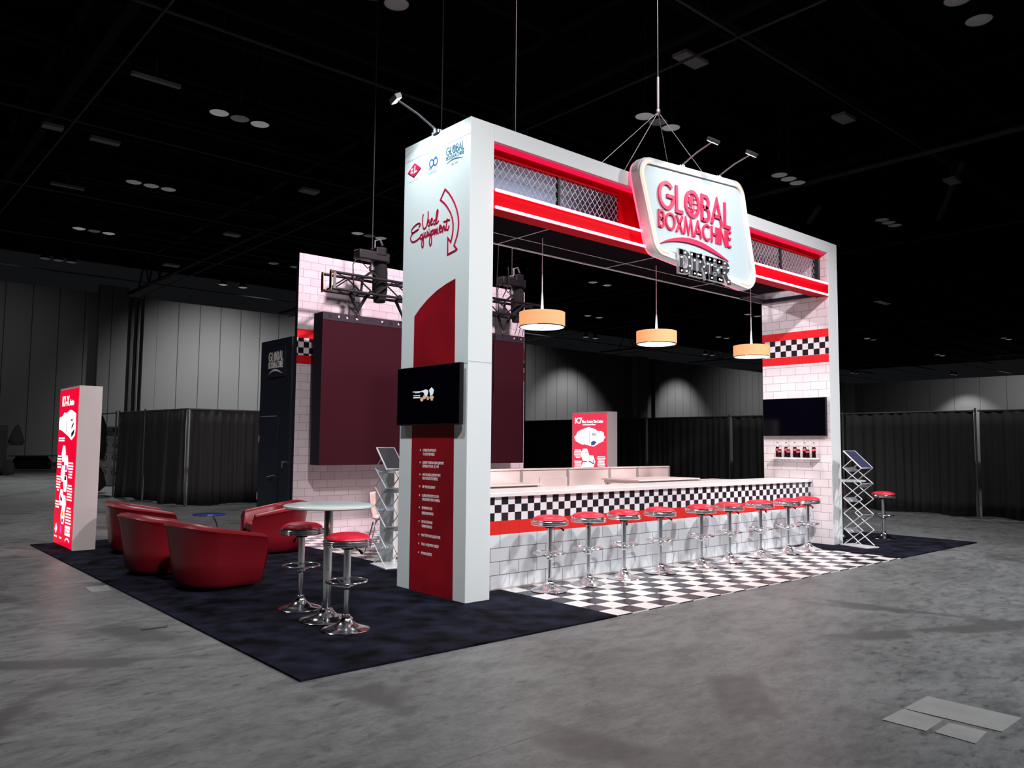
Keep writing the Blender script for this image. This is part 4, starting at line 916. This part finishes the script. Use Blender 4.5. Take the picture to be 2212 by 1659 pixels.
dup(s0, (-1.425, -.23, .0165), -1.2, 'red topped chrome stool nearest the camera, in front of the white cafe table', 'stools at the cafe table')
dup(s0, (-1.335, .78, .0165), -2.5, 'red topped chrome stool behind and left of the white cafe table pole', 'stools at the cafe table')
lone = dup(s0, (8.93, -.09, .0165), -1.0, 'lone red stool on the navy carpet right of the arch', None)
del lone['group']

# ---- cafe tables
def make_cafe():
    t = thing('cafe_table', None, 'table', (0, 0, 0))
    MB().lathe([(.0001, 1.012), (.375, 1.012), (.392, 1.020), (.392, 1.034), (.375, 1.040), (.0001, 1.040)], 56).build('tabletop', M['glasstop'], t)
    MB().lathe([(.12, 1.0), (.12, 1.012)], 20).build('top_plate', M['steel'], t)
    MB().lathe([(.038, .10), (.038, 1.0)], 22).build('column', M['chrome'], t)
    MB().lathe([(.0001, .0), (.225, .0), (.23, .006), (.22, .014), (.15, .028), (.09, .052), (.06, .085), (.05, .105), (.038, .11)], 44).build('base', M['chrome'], t)
    return t
cf = make_cafe(); cf.scale = (1, 1, .962); cf.location = (-1.37, .21, .0165); cf['label'] = 'tall round table with pale top and chrome pole between two stools'
dup(cf, (8.05, .22, .0165), 0, 'tall round white table half hidden behind the right arch column')
t = thing('side_table', 'low round dark blue table with curved chrome leg among the armchairs', 'side table', (-.27, 5.98, .0165))
MB().lathe([(.0001, .43), (.235, .43), (.245, .438), (.235, .447), (.0001, .447)], 40).build('tabletop', M['bluetop'], t)
MB().tube([(x_, 0, z_) for x_, z_ in smoothpath([(0, .43), (.06, .40), (.12, .30), (.14, .15), (.10, .03), (0, .02)], 6)], .014, 8).build('curved_leg', M['chrome'], t)
MB().lathe([(.0001, .0), (.19, .0), (.19, .012), (.03, .022)], 32).build('base', M['chrome'], t)

# ================================================================== ARMCHAIRS
def make_tub():
    t = thing('tub_armchair', None, 'armchair', (0, 0, 0), 0, 'red leather tub armchairs')
    # plan: U shape open to +x, half width .40, back at -x
    N = 44; W2, BK, FR = .425, .40, .38
    def plan(s, off, flare):
        """s 0..1 from right front arm end round the back to the left front"""
        w_ = W2 - off + flare; b_ = BK - off + flare; rr = .33
        segs = [((FR, -w_), (-b_ + rr, -w_)), None, ((-b_, -w_ + rr), (-b_, w_ - rr)), None, ((-b_ + rr, w_), (FR, w_))]
        L1 = FR + b_ - rr; La = PI / 2 * rr; L2 = 2 * (w_ - rr); T = 2 * L1 + 2 * La + L2; d = s * T
        if d < L1: return (FR - d, -w_)
        d -= L1
        if d < La: a = -PI / 2 - d / rr; return (-b_ + rr + rr * math.cos(a), -w_ + rr + rr * math.sin(a))
        d -= La
        if d < L2: return (-b_, -w_ + rr + d)
        d -= L2
        if d < La: a = PI - d / rr; return (-b_ + rr + rr * math.cos(a), w_ - rr + rr * math.sin(a))
        d -= La; return (-b_ + rr + d, w_)
    def top(s): 
        k = abs(s - .5) * 2; return .70 - .145 * max(0, (k - .25) / .75) ** 1.0
    prof = [(0.03, -.045, .035), (.0, -.038, .08), (.0, -.015, .45), (.0, .02, .86), (-.012, .035, .95), (.02, .035, .995), (.065, .025, 1.0), (.10, .02, .975), (.115, .015, .92), (.12, .0, .5)]
    vs = []; fs = []; K = len(prof)
    for i in range(N + 1):
        s = i / N; H = top(s)
        for off, fl, zf in prof:
            x_, y_ = plan(s, off, fl); z = zf * H if zf > .09 else zf
            if zf == .5: z = .30
            if i in (0, N): x_ -= .02 * (1 if zf > .9 or zf < .09 else 0)
            vs.append((x_ + (0.02 if i in (0, N) and .09 < zf < .9 and zf != .5 else 0), y_, z))
    for i in range(N):
        for j in range(K - 1): fs.append((i * K + j, i * K + j + 1, (i + 1) * K + j + 1, (i + 1) * K + j))
    fs.append(tuple(range(K))); fs.append(tuple(N * K + j for j in range(K))[::-1])
    MB().add(vs, fs, True).build('shell', M['redleather'], t)
    pl = [plan(i / 24, .118, -.01) for i in range(25)]; pl = [(min(p[0], .36), p[1]) for p in pl]
    m_ = MB(); m_.prism(pl, .28, .40); m_.build('seat_cushion', M['redleather'], t, .03, 3)
    m_ = MB(); m_.prism([(p[0] * .97, p[1]) for p in [plan(i / 24, .10, -.05) for i in range(25)]], .035, .28); m_.build('seat_base', M['redleather'], t, .01)
    m_ = MB(); m_.prism([(p[0] * .9, p[1] * .9) for p in [plan(i / 24, .06, -.05) for i in range(25)]], .0, .04); m_.build('plinth', M['black'], t)
    return t
ch = make_tub(); ch.location = (-1.55, 2.42, .0165); ch.rotation_euler.z = .16; ch['label'] = 'red tub armchair nearest the camera, its back to the left'
dup(ch, (-1.67, 3.72, .0165), .06, 'middle red tub armchair in the left row of three')
dup(ch, (-1.34, 5.72, .0165), -.1, 'rear red tub armchair in the left row, closest to the tall lightbox')
dup(ch, (.17, 4.63, .0165), PI - .22, 'red tub armchair on its own, facing the other three, left of the cafe table')
# ================================================================== BRICK BACKDROP
BX0, BX1, BY, BH = 1.16, 6.29, 6.15, 4.76
t = thing('brick_backdrop', 'tall white brick printed wall behind the hanging video screen', 'backdrop wall', ((BX0 + BX1) / 2, BY + .05, .01))
MB().box(BX0, BY + .004, .01, BX1, BY + .10, BH).build('wall_body', M['navy'], t)
def bb(z0, z1, m, nm): MB().box(BX0, BY, z0, BX1, BY + .004, z1).build(nm, m, t)
bb(.01, 2.875, M['tile_back'], 'white_brick_print'); bb(3.465, BH, M['tile_back'], 'white_brick_print')
redb = tile_mat('red_brick_print', 'XZ', .275, .4, (0, .1), (.80, .010, .016), (.74, .010, .016), (.5, .01, .02), .002)
bb(2.875, 3.02, redb, 'red_band'); bb(3.315, 3.465, redb, 'red_band'); bb(3.02, 3.315, M['chk_back'], 'checker_band')
world_kids(t)
# ---- black closet behind it
t = thing('storage_closet', 'black storage closet with a door and small logo sign', 'closet', (2.0, 6.9, .0))
MB().box(1.12, BY + .105, .016, 3.1, 7.47, 3.34).build('closet_body', M['navy'], t)
F = frame((1.118, 0, 0), (0, -1, 0), (0, 0, 1))
d = MB(F).prism([(-7.42, .03), (-6.66, .03), (-6.66, 2.0), (-7.42, 2.0)], 0, .018).build('door', pmat('closet_door_black', (.010, .015, .028), .5), t)
MB(F).prism([(-7.36, 1.998), (-6.72, 1.998), (-6.72, 2.012), (-7.36, 2.012)], .018, .024).build('door_rail', M['alu'], d)
mb = MB(); mb.tube([(1.10, 6.78, .98), (1.05, 6.78, .98)], .02, 10).tube([(1.055, 6.78, .985), (1.055, 6.94, .965)], .012, 8); mb.build('door_handle', M['chrome'], d)
for z in (.55, 1.55): MB().box(1.09, 7.40, z, 1.105, 7.425, z + .12).build('hinge', M['alu'], d)
mb = MB(); mb.tube([(1.115, 6.37, 1.22), (1.06, 6.37, 1.22)], .02, 10).tube([(1.06, 6.37, 1.24), (1.06, 6.37, 1.13)], .012, 8); mb.build('side_handle', M['chrome'], t)
MB(F).prism([(-7.16, 2.68), (-6.46, 2.68), (-6.46, 3.2), (-7.16, 3.2)], 0, .02).build('sign_plate', pmat('dark_sign_plate', (.02, .022, .035), .35), t)
logo(frame((1.097, 0, 0), (0, -1, 0), (0, 0, 1)), -7.10, -6.52, 3.12, .16, .012, .11, .020, .012, 0, .004, M['whiteink'], t)
world_kids(t); 
for c in t.children:
    for g in c.children: g.location = (0, 0, 0)
# ================================================================== VIDEO SCREEN
SX0, SX1, SY, SZ0, SZ1 = 1.225, 5.60, 5.40, 1.195, 3.67
t = thing('video_wall', 'large unlit dark maroon video wall hanging in front of the bricks', 'video screen', ((SX0 + SX1) / 2, SY + .1, SZ0))
MB().box(SX0, SY, SZ0, SX1, SY + .30, SZ1).build('screen_cabinet', M['ledside'], t, .004)
mb = MB().box(SX0, SY - .006, SZ0, SX1, SY, SZ1 - .125)
mb.build('screen_face', M['led'], t)
hb = MB().box(SX0, SY - .012, SZ1 - .125, SX1, SY, SZ1).build('hanging_bar', pmat('hanging_bar_metal', (.05, .035, .05), .4, .3), t)
FB = frame((0, SY - .012, SZ1 - .062), (1, 0, 0), (0, 0, 1)); h1 = MB(FB); h2 = MB(FB); k = 0; x = SX0 + .12
while x < SX1 - .1:
    for q in range(4):
        if x > SX1 - .08: break
        h1.prism(arc(x, 0, .036, 0, 345, 23), .0, .001)
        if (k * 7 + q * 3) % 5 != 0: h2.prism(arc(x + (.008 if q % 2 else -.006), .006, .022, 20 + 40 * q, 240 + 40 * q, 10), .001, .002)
        x += .165
    h1.prism(arc(x + .05, 0, .018, 0, 330, 11), .0, .001); x += .34; k += 1
h1.build('bar_hole', M['black'], hb); h2.build('hole_pale_patch', pmat('pale_rose_patch', (.75, .55, .62), .5), hb)  # pale patches set inside the dark holes of the bar
world_kids(t)
for c in t.children:
    for g in c.children: g.location = (0, 0, 0)
# ---- truss
t = thing('lighting_truss', 'black box truss with orange end plates above the video wall', 'truss', (3.4, 5.35, 4.02))
TX0, TX1, TY0, TY1, TZ0, TZ1 = 1.25, 5.9, 5.20, 5.48, 4.03, 4.30
for y in (TY0, TY1):
    for z in (TZ0, TZ1): MB().tube([(TX0, y, z), (TX1, y, z)], .024, 10).build('chord', M['rig'], t)
mb = MB(); n = 12; st = (TX1 - TX0 - .1) / n
for i in range(n):
    a = TX0 + .05 + i * st; b = a + st; z0, z1 = (TZ0, TZ1) if i % 2 == 0 else (TZ1, TZ0)
    for y in (TY0, TY1): mb.tube([(a, y, z0), (b, y, z1)], .013, 6)
    ya, yb = (TY0, TY1) if i % 2 == 0 else (TY1, TY0)
    for z in (TZ0, TZ1): mb.tube([(a, ya, z), (b, yb, z)], .010, 6)
mb.build('lacing', M['rig'], t)
mb = MB()
for y in (TY0, TY1): mb.box(TX0 - .01, y - .035, TZ0 - .0, TX0 + .0, y + .035, TZ1); mb.box(TX0 - .01, y - .03, TZ0 - .03, TX0, y + .03, TZ1 + .03)
mb.build('end_plate', M['orange'], t)
MB().box(TX0 + .03, TY0 - .026, TZ0, TX0 + .08, TY0 - .018, TZ1).build('end_upright', M['steel'], t)
world_kids(t)
for i, x in enumerate((1.83, 2.72, 3.95, 5.02)):
    wd = ('second sling from the left end, beside the tower', 'leftmost V shaped black sling between truss and video wall', 'V shaped black sling hidden behind the white tower', 'V shaped black sling right of the tower')[(1, 0, 2, 3)[i]]
    q = thing('sling', wd, 'rigging sling', (x, 5.34, 3.70), 0, 'slings holding the video wall')
    for s in (-1, 1): MB().tube([(s * .16, -.15, .36), (s * .15, 0, .30), (0, 0, .04)], [.034, .03, .022], 8).build('strap', M['webbing'], q)
    MB().tube([(.03 * math.cos(a), 0, .02 + .035 * math.sin(a)) for a in [k * PI / 5 for k in range(10)]], .007, 6, closed=True).build('shackle', M['chrome'], q)
for i, (x, lb) in enumerate(((2.08, 'chain hoist above the left half of the truss, left of the tower'), (5.22, 'chain hoist above the right end of the truss, right of the tower'))):
    q = thing('chain_hoist', lb, 'chain hoist', (x, 5.34, 4.36))
    MB().box(-.30, -.10, .26, .30, .10, .42).lathe([(.0001, 0), (.10, 0), (.10, .12), (.0001, .12)], 14, (.18, -.0, .40)).build('motor_body', M['black'], q, .02)
    MB().box(.02, -.11, .36, .22, .11, .50).build('gear_case', M['rig'], q, .02)
    MB().tube([(.05, 0, .5), (.05, 0, .62), (.15, 0, .66), (.2, 0, .56)], .018, 8).build('lift_handle', M['steel'], q)
    MB().tube([(0, 0, .26), (0, 0, .02)], .016, 8).lathe([(.0001, -.05), (.05, -.02), (.05, .04), (.0001, .07)], 10, (0, 0, .12)).build('hook_block', M['steel'], q)
    for s in (-1, 1): MB().tube([(0, 0, .08), (s * .17, 0, -.05), (s * .2, 0, -.33)], .022, 8).build('sling_leg', M['webbing'], q)
    m_ = MB().lathe([(.0001, -.42), (.10, -.41), (.13, -.2), (.13, .12), (.11, .30), (.0001, .31)], 16, (.20, .06, 0)); m_.build('chain_bag', M['bag'], q)
    MB().tube([(-.25, 0, .35), (-.36, .0, .15), (-.34, 0, -.2), (-.30, 0, -.6)], .010, 6).tube([(-.28, .02, .3), (-.05, .05, .14), (.1, .03, .3)], .010, 6).build('power_cable', M['black'], q)
    MB().tube([(0, 0, .45), (0, 0, 8.0)], .009, 6).build('lift_chain', M['wire'], q)
o = MB().tube([(5.2, 5.4, 12.4), (4.85, 5.30, 5.5), (4.80, 5.30, 4.6), (4.78, 5.3, 3.3), (4.8, 5.32, 2.6)], .009, 6).build('power_lead', M['black']); tag(o, 'thin black lead hanging down just right of the tower, over the truss', 'cable')
o = MB().tube([(5.0, 5.2, 4.95), (4.98, 5.15, 4.6), (4.82, 5.14, 4.33)], .010, 6).build('power_lead', M['black']); tag(o, 'black lead curving from the right hoist onto the truss', 'cable')
for k_ in range(3):
    o = MB().tube([(5.30 + .09 * k_, 5.22, 4.0), (5.29 + .085 * k_, 5.26, 3.8), (5.27 + .1 * k_, 5.30, 3.675)], .007, 6).build('power_lead', M['black']); tag(o, ('left', 'middle', 'right')[k_] + ' of three short black leads from truss end down to the video wall', 'cable')

# ================================================================== LOW WALL AND DESKS
t = thing('low_partition', 'low pinkish white partition wall with metal frame behind the counter', 'partition', (3.9, 2.9, .01))
X = [.9, 2.30, 3.30, 4.30, 5.30, 6.02, 6.90]
H_ = 1.185
for i in range(6):
    MB().box(X[i] + .015, 2.88, .05, X[i + 1] - .015, 2.90, H_ - .015).build('panel', M['pink_panel'], t)
for x in X: MB().box(x - .018, 2.855, .01, x + .018, 2.925, H_).build('post', M['alu'], t, .003)
MB().box(X[0], 2.86, H_ - .02, X[-1], 2.92, H_ + .004).build('top_rail', M['pink_panel'], t)
MB().box(3.68, 2.865, .05, 4.28, 2.879, 1.045).build('access_panel', M['pink_panel'], t)
MB().box(.86, 2.62, .01, .90, 2.95, 1.20).build('end_panel', M['white'], t)
world_kids(t)
def desk(x0, x1, y0, y1, z, label, th=.045):
    t = thing('demo_desk', label, 'desk', ((x0 + x1) / 2, (y0 + y1) / 2, .0115))
    MB().box(x0, y0, z - .022, x1, y1, z).build('tabletop', M['pink_panel'], t, .003)
    MB().box(x0 + .04, y0 + .03, z - .022 - th, x1 - .04, y1 - .03, z - .022).build('frame_rail', M['alu'], t)
    for x in (x0 + .05, x1 - .09):
        for y in (y0 + .04, y1 - .08): MB().box(x, y, .012, x + .04, y + .04, z - .03).build('leg', M['alu'], t)
    world_kids(t)
desk(1.3, 3.10, 2.22, 2.80, .995, 'pinkish demo desk behind the counter, at its tower end')
desk(4.90, 6.50, 1.90, 2.70, 1.015, 'pinkish demo desk behind the counter, right of the centre')
desk(6.52, 7.15, 1.62, 2.10, .985, 'small low desk end showing past the longer desk, near the tiled column')

# ================================================================== LIGHTBOXES
def bars(mb, x, z0, widths, h=.022, g=.038, al='L'):
    for i, w_ in enumerate(widths):
        a = x if al == 'L' else x - w_ / 2
        mb.prism([(a, z0 - i * g - h), (a + w_, z0 - i * g - h), (a + w_, z0 - i * g), (a, z0 - i * g)], .001, .002)
def blk(f, F, *a, **k):
    m_ = MB(F); bars(m_, *a, **k); m_.build('text_block', M['lbwhite'], f)
def hexa(cx, cz, w_, h_): return [(cx - w_ * .25, cz + h_ / 2), (cx - w_ / 2, cz), (cx - w_ * .25, cz - h_ / 2), (cx + w_ * .25, cz - h_ / 2), (cx + w_ / 2, cz), (cx + w_ * .25, cz + h_ / 2)][::1]
def lightbox(x, y0, y1, dep, H, film, label, base=.017):
    t = thing('lightbox_totem', label, 'lightbox', (x + dep / 2, (y0 + y1) / 2, base))
    MB().box(x, y0, base, x + dep, y1, H).build('cabinet', M['lbside'], t, .003)
    f = MB(frame((x, 0, 0), (0, -1, 0), (0, 0, 1))).prism([(-y1 + .025, base + .02), (-y0 - .02, base + .02), (-y0 - .02, H - .03), (-y1 + .025, H - .03)], 0, .006).build('graphic_film', film, t)
    return t, f, frame((x - .006, 0, 0), (0, -1, 0), (0, 0, 1))
t, f, F = lightbox(-2.05, 6.29, 7.66 - .2, .30, 2.335, M['lbred'], 'tall red glowing lightbox standing at the far left of the navy carpet')
# panel spans u -7.46 .. -6.29
text('title_text', 'K1-X', frame((-2.058, 7.27, 2.07), (0, -1, 0), (0, 0, 1)), .20, M['lbwhite'], f, sx=.95, bold=.03)
text('title_text', 'Auto', frame((-2.058, 6.80, 2.07), (0, -1, 0), (0, 0, 1)), .12, M['lbwhite'], f, sx=1.0, bold=.03)
mb = MB(F); mb.prism([(-7.40, 1.72), (-7.42, 1.82), (-7.38, 1.90), (-7.2, 1.92), (-7.1, 1.97), (-6.95, 1.96), (-6.75, 2.0), (-6.62, 1.99), (-6.40, 1.94), (-6.38, 1.72), (-6.42, 1.62), (-6.6, 1.56), (-6.8, 1.62), (-7.0, 1.66), (-7.2, 1.70)], .001, .002)
mb.build('machine_picture', M['lbwhite'], f)
mb = MB(F); mb.prism([(-6.60, 1.60), (-6.45, 1.66), (-6.45, 1.72), (-6.62, 1.66)], .002, .003); mb.prism([(-6.68, 1.86), (-6.56, 1.86), (-6.56, 1.84), (-6.68, 1.84)], .002, .003); mb.prism([(-6.62, 1.76), (-6.5, 1.82), (-6.5, 1.78), (-6.62, 1.72)], .002, .003); mb.prism([(-6.92, 1.84), (-6.90, 1.84), (-6.90, 1.68), (-6.92, 1.68)], .002, .003); mb.build('machine_shadow', M['posterdark'], f)
blk(f, F, -7.38, 1.60, [.36, .36], .022, .036)
blk(f, F, -7.27, 1.33, [.20, .26, .26, .26, .2], .022, .040, 'C'); blk(f, F, -7.27, 1.03, [.26, .24, .26, .24, .26, .12], .022, .040, 'C'); blk(f, F, -7.27, .66, [.24, .26, .2], .022, .040, 'C')
blk(f, F, -6.56, 1.24, [.26, .3, .28, .22, .2, .2], .022, .040, 'C'); blk(f, F, -6.56, .92, [.22, .28, .3, .26, .28, .3], .022, .040, 'C'); blk(f, F, -6.56, .60, [.22, .28, .3, .3, .3, .34], .022, .042, 'C')
for k_, (cx_, cz_) in enumerate(((-7.02, 1.36), (-6.84, 1.22), (-7.02, 1.07), (-6.84, .93), (-7.04, .72), (-6.86, .64), (-6.90, .46))):
    MB(F).prism(hexa(cx_, cz_, .25, .235), .001, .002).build('hexagon_picture', M['lbwhite'], f)
mb = MB(F); mb.prism([(-6.90, .98), (-6.78, .98), (-6.8, 1.04), (-6.88, 1.04)][::1], .002, .003); mb.prism([(-7.1, .76), (-6.98, .70), (-6.98, .66), (-7.08, .68)], .002, .003); mb.build('picture_detail', M['posterdark'], f)
MB(F).prism([(-6.9, 1.12), (-6.76, 1.12), (-6.80, 1.20), (-6.88, 1.20)], .002, .003).build('picture_detail', M['lbmag'], f)
MB(F).prism([(-6.96, .46), (-6.84, .46), (-6.86, .52), (-6.94, .52)], .002, .003).build('picture_detail', M['lbyel'], f)
MB(F).prism([(-6.95, .37), (-6.86, .37), (-6.84, .42), (-6.95, .42)], .002, .003).build('picture_detail', M['lbblue'], f)
mb = MB(F); mb.prism([(-7.36, .24), (-7.28, .33), (-7.20, .26), (-7.28, .18)], .001, .002); bars(mb, -7.36, .15, [.16]); mb.build('footer_logo', M['lbwhite'], f)
MB(F).prism(arc(-6.98, .26, .06, 0, 330, 11), .001, .002).build('footer_logo', M['lbmag'], f)
mb = MB(F); bars(mb, -7.05, .15, [.14]); bars(mb, -6.72, .34, [.3, .28, .3], .04, .05); mb.ribbon(arc(-6.57, .08, .14, 30, 150, 8, .08), .02, .001, .002); mb.build('footer_logo', M['lbwhite'], f)
world_kids(t)
for g in f.children: g.location = (0, 0, 0)
t, f, F = lightbox(9.0, 6.25, 7.40, .34, 2.335, M['lbpink'], 'red glowing lightbox standing behind the low pinkish partition')
u0 = -7.40
text('title_text', 'K7', frame((8.992, 7.30, 2.07), (0, -1, 0), (0, 0, 1)), .19, M['lbwhite'], f, sx=1.1, bold=.03)
text('title_text', 'Flexo Rotary Die-Cutter', frame((8.992, 7.06, 2.075), (0, -1, 0), (0, 0, 1)), .10, M['lbwhite'], f, sx=.68, bold=.03)
blk(f, F, -7.04, 2.045, [.42], .024)
mb = MB(F); mb.prism([(-7.30, 1.70), (-7.32, 1.74), (-7.24, 1.80), (-7.22, 1.86), (-7.1, 1.91), (-6.84, 1.98), (-6.62, 1.92), (-6.56, 1.88), (-6.44, 1.88), (-6.36, 1.84), (-6.35, 1.76), (-6.30, 1.74), (-6.35, 1.70), (-6.37, 1.64), (-6.5, 1.60), (-6.66, 1.52), (-6.80, 1.53), (-6.96, 1.57), (-7.05, 1.56), (-7.26, 1.64)], .001, .002)
mb.build('machine_picture', M['lbwhite'], f)
blk(f, F, -7.19, 1.44, [.20, .24, .26, .26, .22, .14], .020, .036, 'C'); blk(f, F, -7.19, 1.17, [.24, .22, .22, .22, .24, .22], .020, .036, 'C'); blk(f, F, -6.44, 1.29, [.24, .28, .22, .2, .22, .24, .22], .020, .036, 'C')
for c_ in ((-6.96, 1.32), (-6.76, 1.16), (-6.96, 1.0)): MB(F).prism(hexa(c_[0], c_[1], .27, .29), .001, .002).build('hexagon_picture', M['lbwhite'], f)
MB(F).prism([(-6.76, 1.54), (-6.76, 1.62), (-6.68, 1.66), (-6.58, 1.62), (-6.66, 1.55)], .002, .003).build('machine_detail', M['lbblue'], f)
mb = MB(F); mb.prism([(-7.02, 1.36), (-6.92, 1.40), (-6.90, 1.36), (-6.94, 1.38)], .002, .003); mb.prism([(-6.84, 1.19), (-6.68, 1.13), (-6.68, 1.10), (-6.84, 1.16)], .002, .003); mb.prism([(-6.68, 1.22), (-6.65, 1.12), (-6.67, 1.10), (-6.70, 1.2)], .002, .003); mb.build('picture_detail', M['lbblue'], f)
mb = MB(F)
for z_ in (1.86, 1.78, 1.72): mb.prism([(-7.18, z_ - .03), (-6.9, z_), (-6.9, z_ - .01), (-7.18, z_ - .04)], .002, .0025)
mb.prism([(-6.82, 1.90), (-6.80, 1.90), (-6.80, 1.58), (-6.82, 1.58)], .002, .0025); mb.prism([(-6.74, 1.84), (-6.6, 1.84), (-6.6, 1.77), (-6.74, 1.77)], .002, .0025); mb.build('machine_line', M['lbgrey'], f)
world_kids(t)
for g in f.children: g.location = (0, 0, 0)

# ================================================================== ZIGZAG BROCHURE RACKS
def rack(loc, rz, label, card=None):
    t = thing('brochure_rack', label, 'brochure rack', loc, rz)
    W_, V, n, dz = .12, .18, 5, .238
    MB().box(-W_ - .02, -.25, 0, W_ + .02, .25, .018).build('base', M['rackmetal'], t, .004)
    for s in (-1, 1):
        mb = MB(); x = s * W_; z = .03
        for i in range(n):
            for q in (1, -1):
                a = (x, q * V * (1 if i % 1 == 0 else -1), z + i * dz); b = (x + .004 * q, -q * V, z + (i + 1) * dz)
                mb.tube([a, b], .0075, 6)
        mb.tube([(x, V, z + n * dz), (x, -V * .9, z + n * dz + .26)], .0075, 6)
        mb.tube([(x, -V, z + n * dz), (x, 0, z + n * dz + .125)], .0075, 6)
        mb.build('scissor_frame', M['rackmetal'], t)
    for i in range(1, n + 1):
        for q in ((1, -1)[i % 2],):
            zz = .03 + i * dz; mb = MB(); mb.add([(-W_, q * V, zz), (W_, q * V, zz), (W_, q * V * .45, zz + .055 - .12), (-W_, q * V * .45, zz - .065)], [(0, 1, 2, 3)]); mb.tube([(-W_, q * V, zz), (W_, q * V, zz)], .007, 6)
            o = mb.build('tray', M['acrylic'], t); sd = o.modifiers.new('thick', 'SOLIDIFY'); sd.thickness = .008
    zt = .03 + n * dz
    m_ = MB(); m_.add([(-W_ + .006, V * .98, zt + .006), (W_ - .006, V * .98, zt + .006), (W_ - .006, -V * .86, zt + .254), (-W_ + .006, -V * .86, zt + .254)], [(0, 1, 2, 3)])
    o = m_.build('display_card', card or M['bluecard'], t); sd = o.modifiers.new('thick', 'SOLIDIFY'); sd.thickness = .006
    MB().tube([(-W_, V, zt), (-W_, -V * .9, zt + .26), (W_, -V * .9, zt + .26), (W_, V, zt)], .011, 6, closed=True).build('card_frame', M['rackmetal'], t)
    return t
rack((7.52, -.33, .0165), -2.02 - PI / 2 + .15, 'silver zigzag brochure rack at the foot of the right arch column')
rack((.68, 2.45, .0165), 2.97, 'silver zigzag brochure rack half hidden behind the white tower', pmat('smoky_display_card', (.05, .045, .055), .15))

# ================================================================== WHITE CHAIR
t = thing('shell_chair', 'white plastic chair with thin legs seen behind the brochure rack', 'chair', (1.38, 3.70, .0105), -.72)
prof = [(-.20, .84), (-.195, .72), (-.175, .56), (-.14, .475), (-.07, .445), (.08, .44), (.20, .455), (.235, .44)]
vs = []; fs = []; m_ = 10
P = smoothpath(prof, 3)
for x_, z_ in P:
    for j in range(m_ + 1):
        y_ = (j / m_ - .5) * .42 * (1 if z_ < .6 else 1 - .35 * (z_ - .6)); b_ = .035 * (2 * abs(j / m_ - .5)) ** 2
        vs.append((x_ + (b_ if z_ > .5 else 0), y_, z_ + (b_ if z_ < .5 else 0)))
for i in range(len(P) - 1):
    for j in range(m_): fs.append((i * (m_ + 1) + j, i * (m_ + 1) + j + 1, (i + 1) * (m_ + 1) + j + 1, (i + 1) * (m_ + 1) + j))
o = MB().add(vs, fs, True).build('seat_shell', M['whiteplastic'], t); sd = o.modifiers.new('thick', 'SOLIDIFY'); sd.thickness = .018
for sx_ in (-1, 1):
    for sy_ in (-1, 1): MB().tube([(sx_ * .12, sy_ * .13, .43), (sx_ * .21 - .01, sy_ * .20, .006)], [.010, .008], 8).build('leg', M['chrome'], t)
world_kids(A)
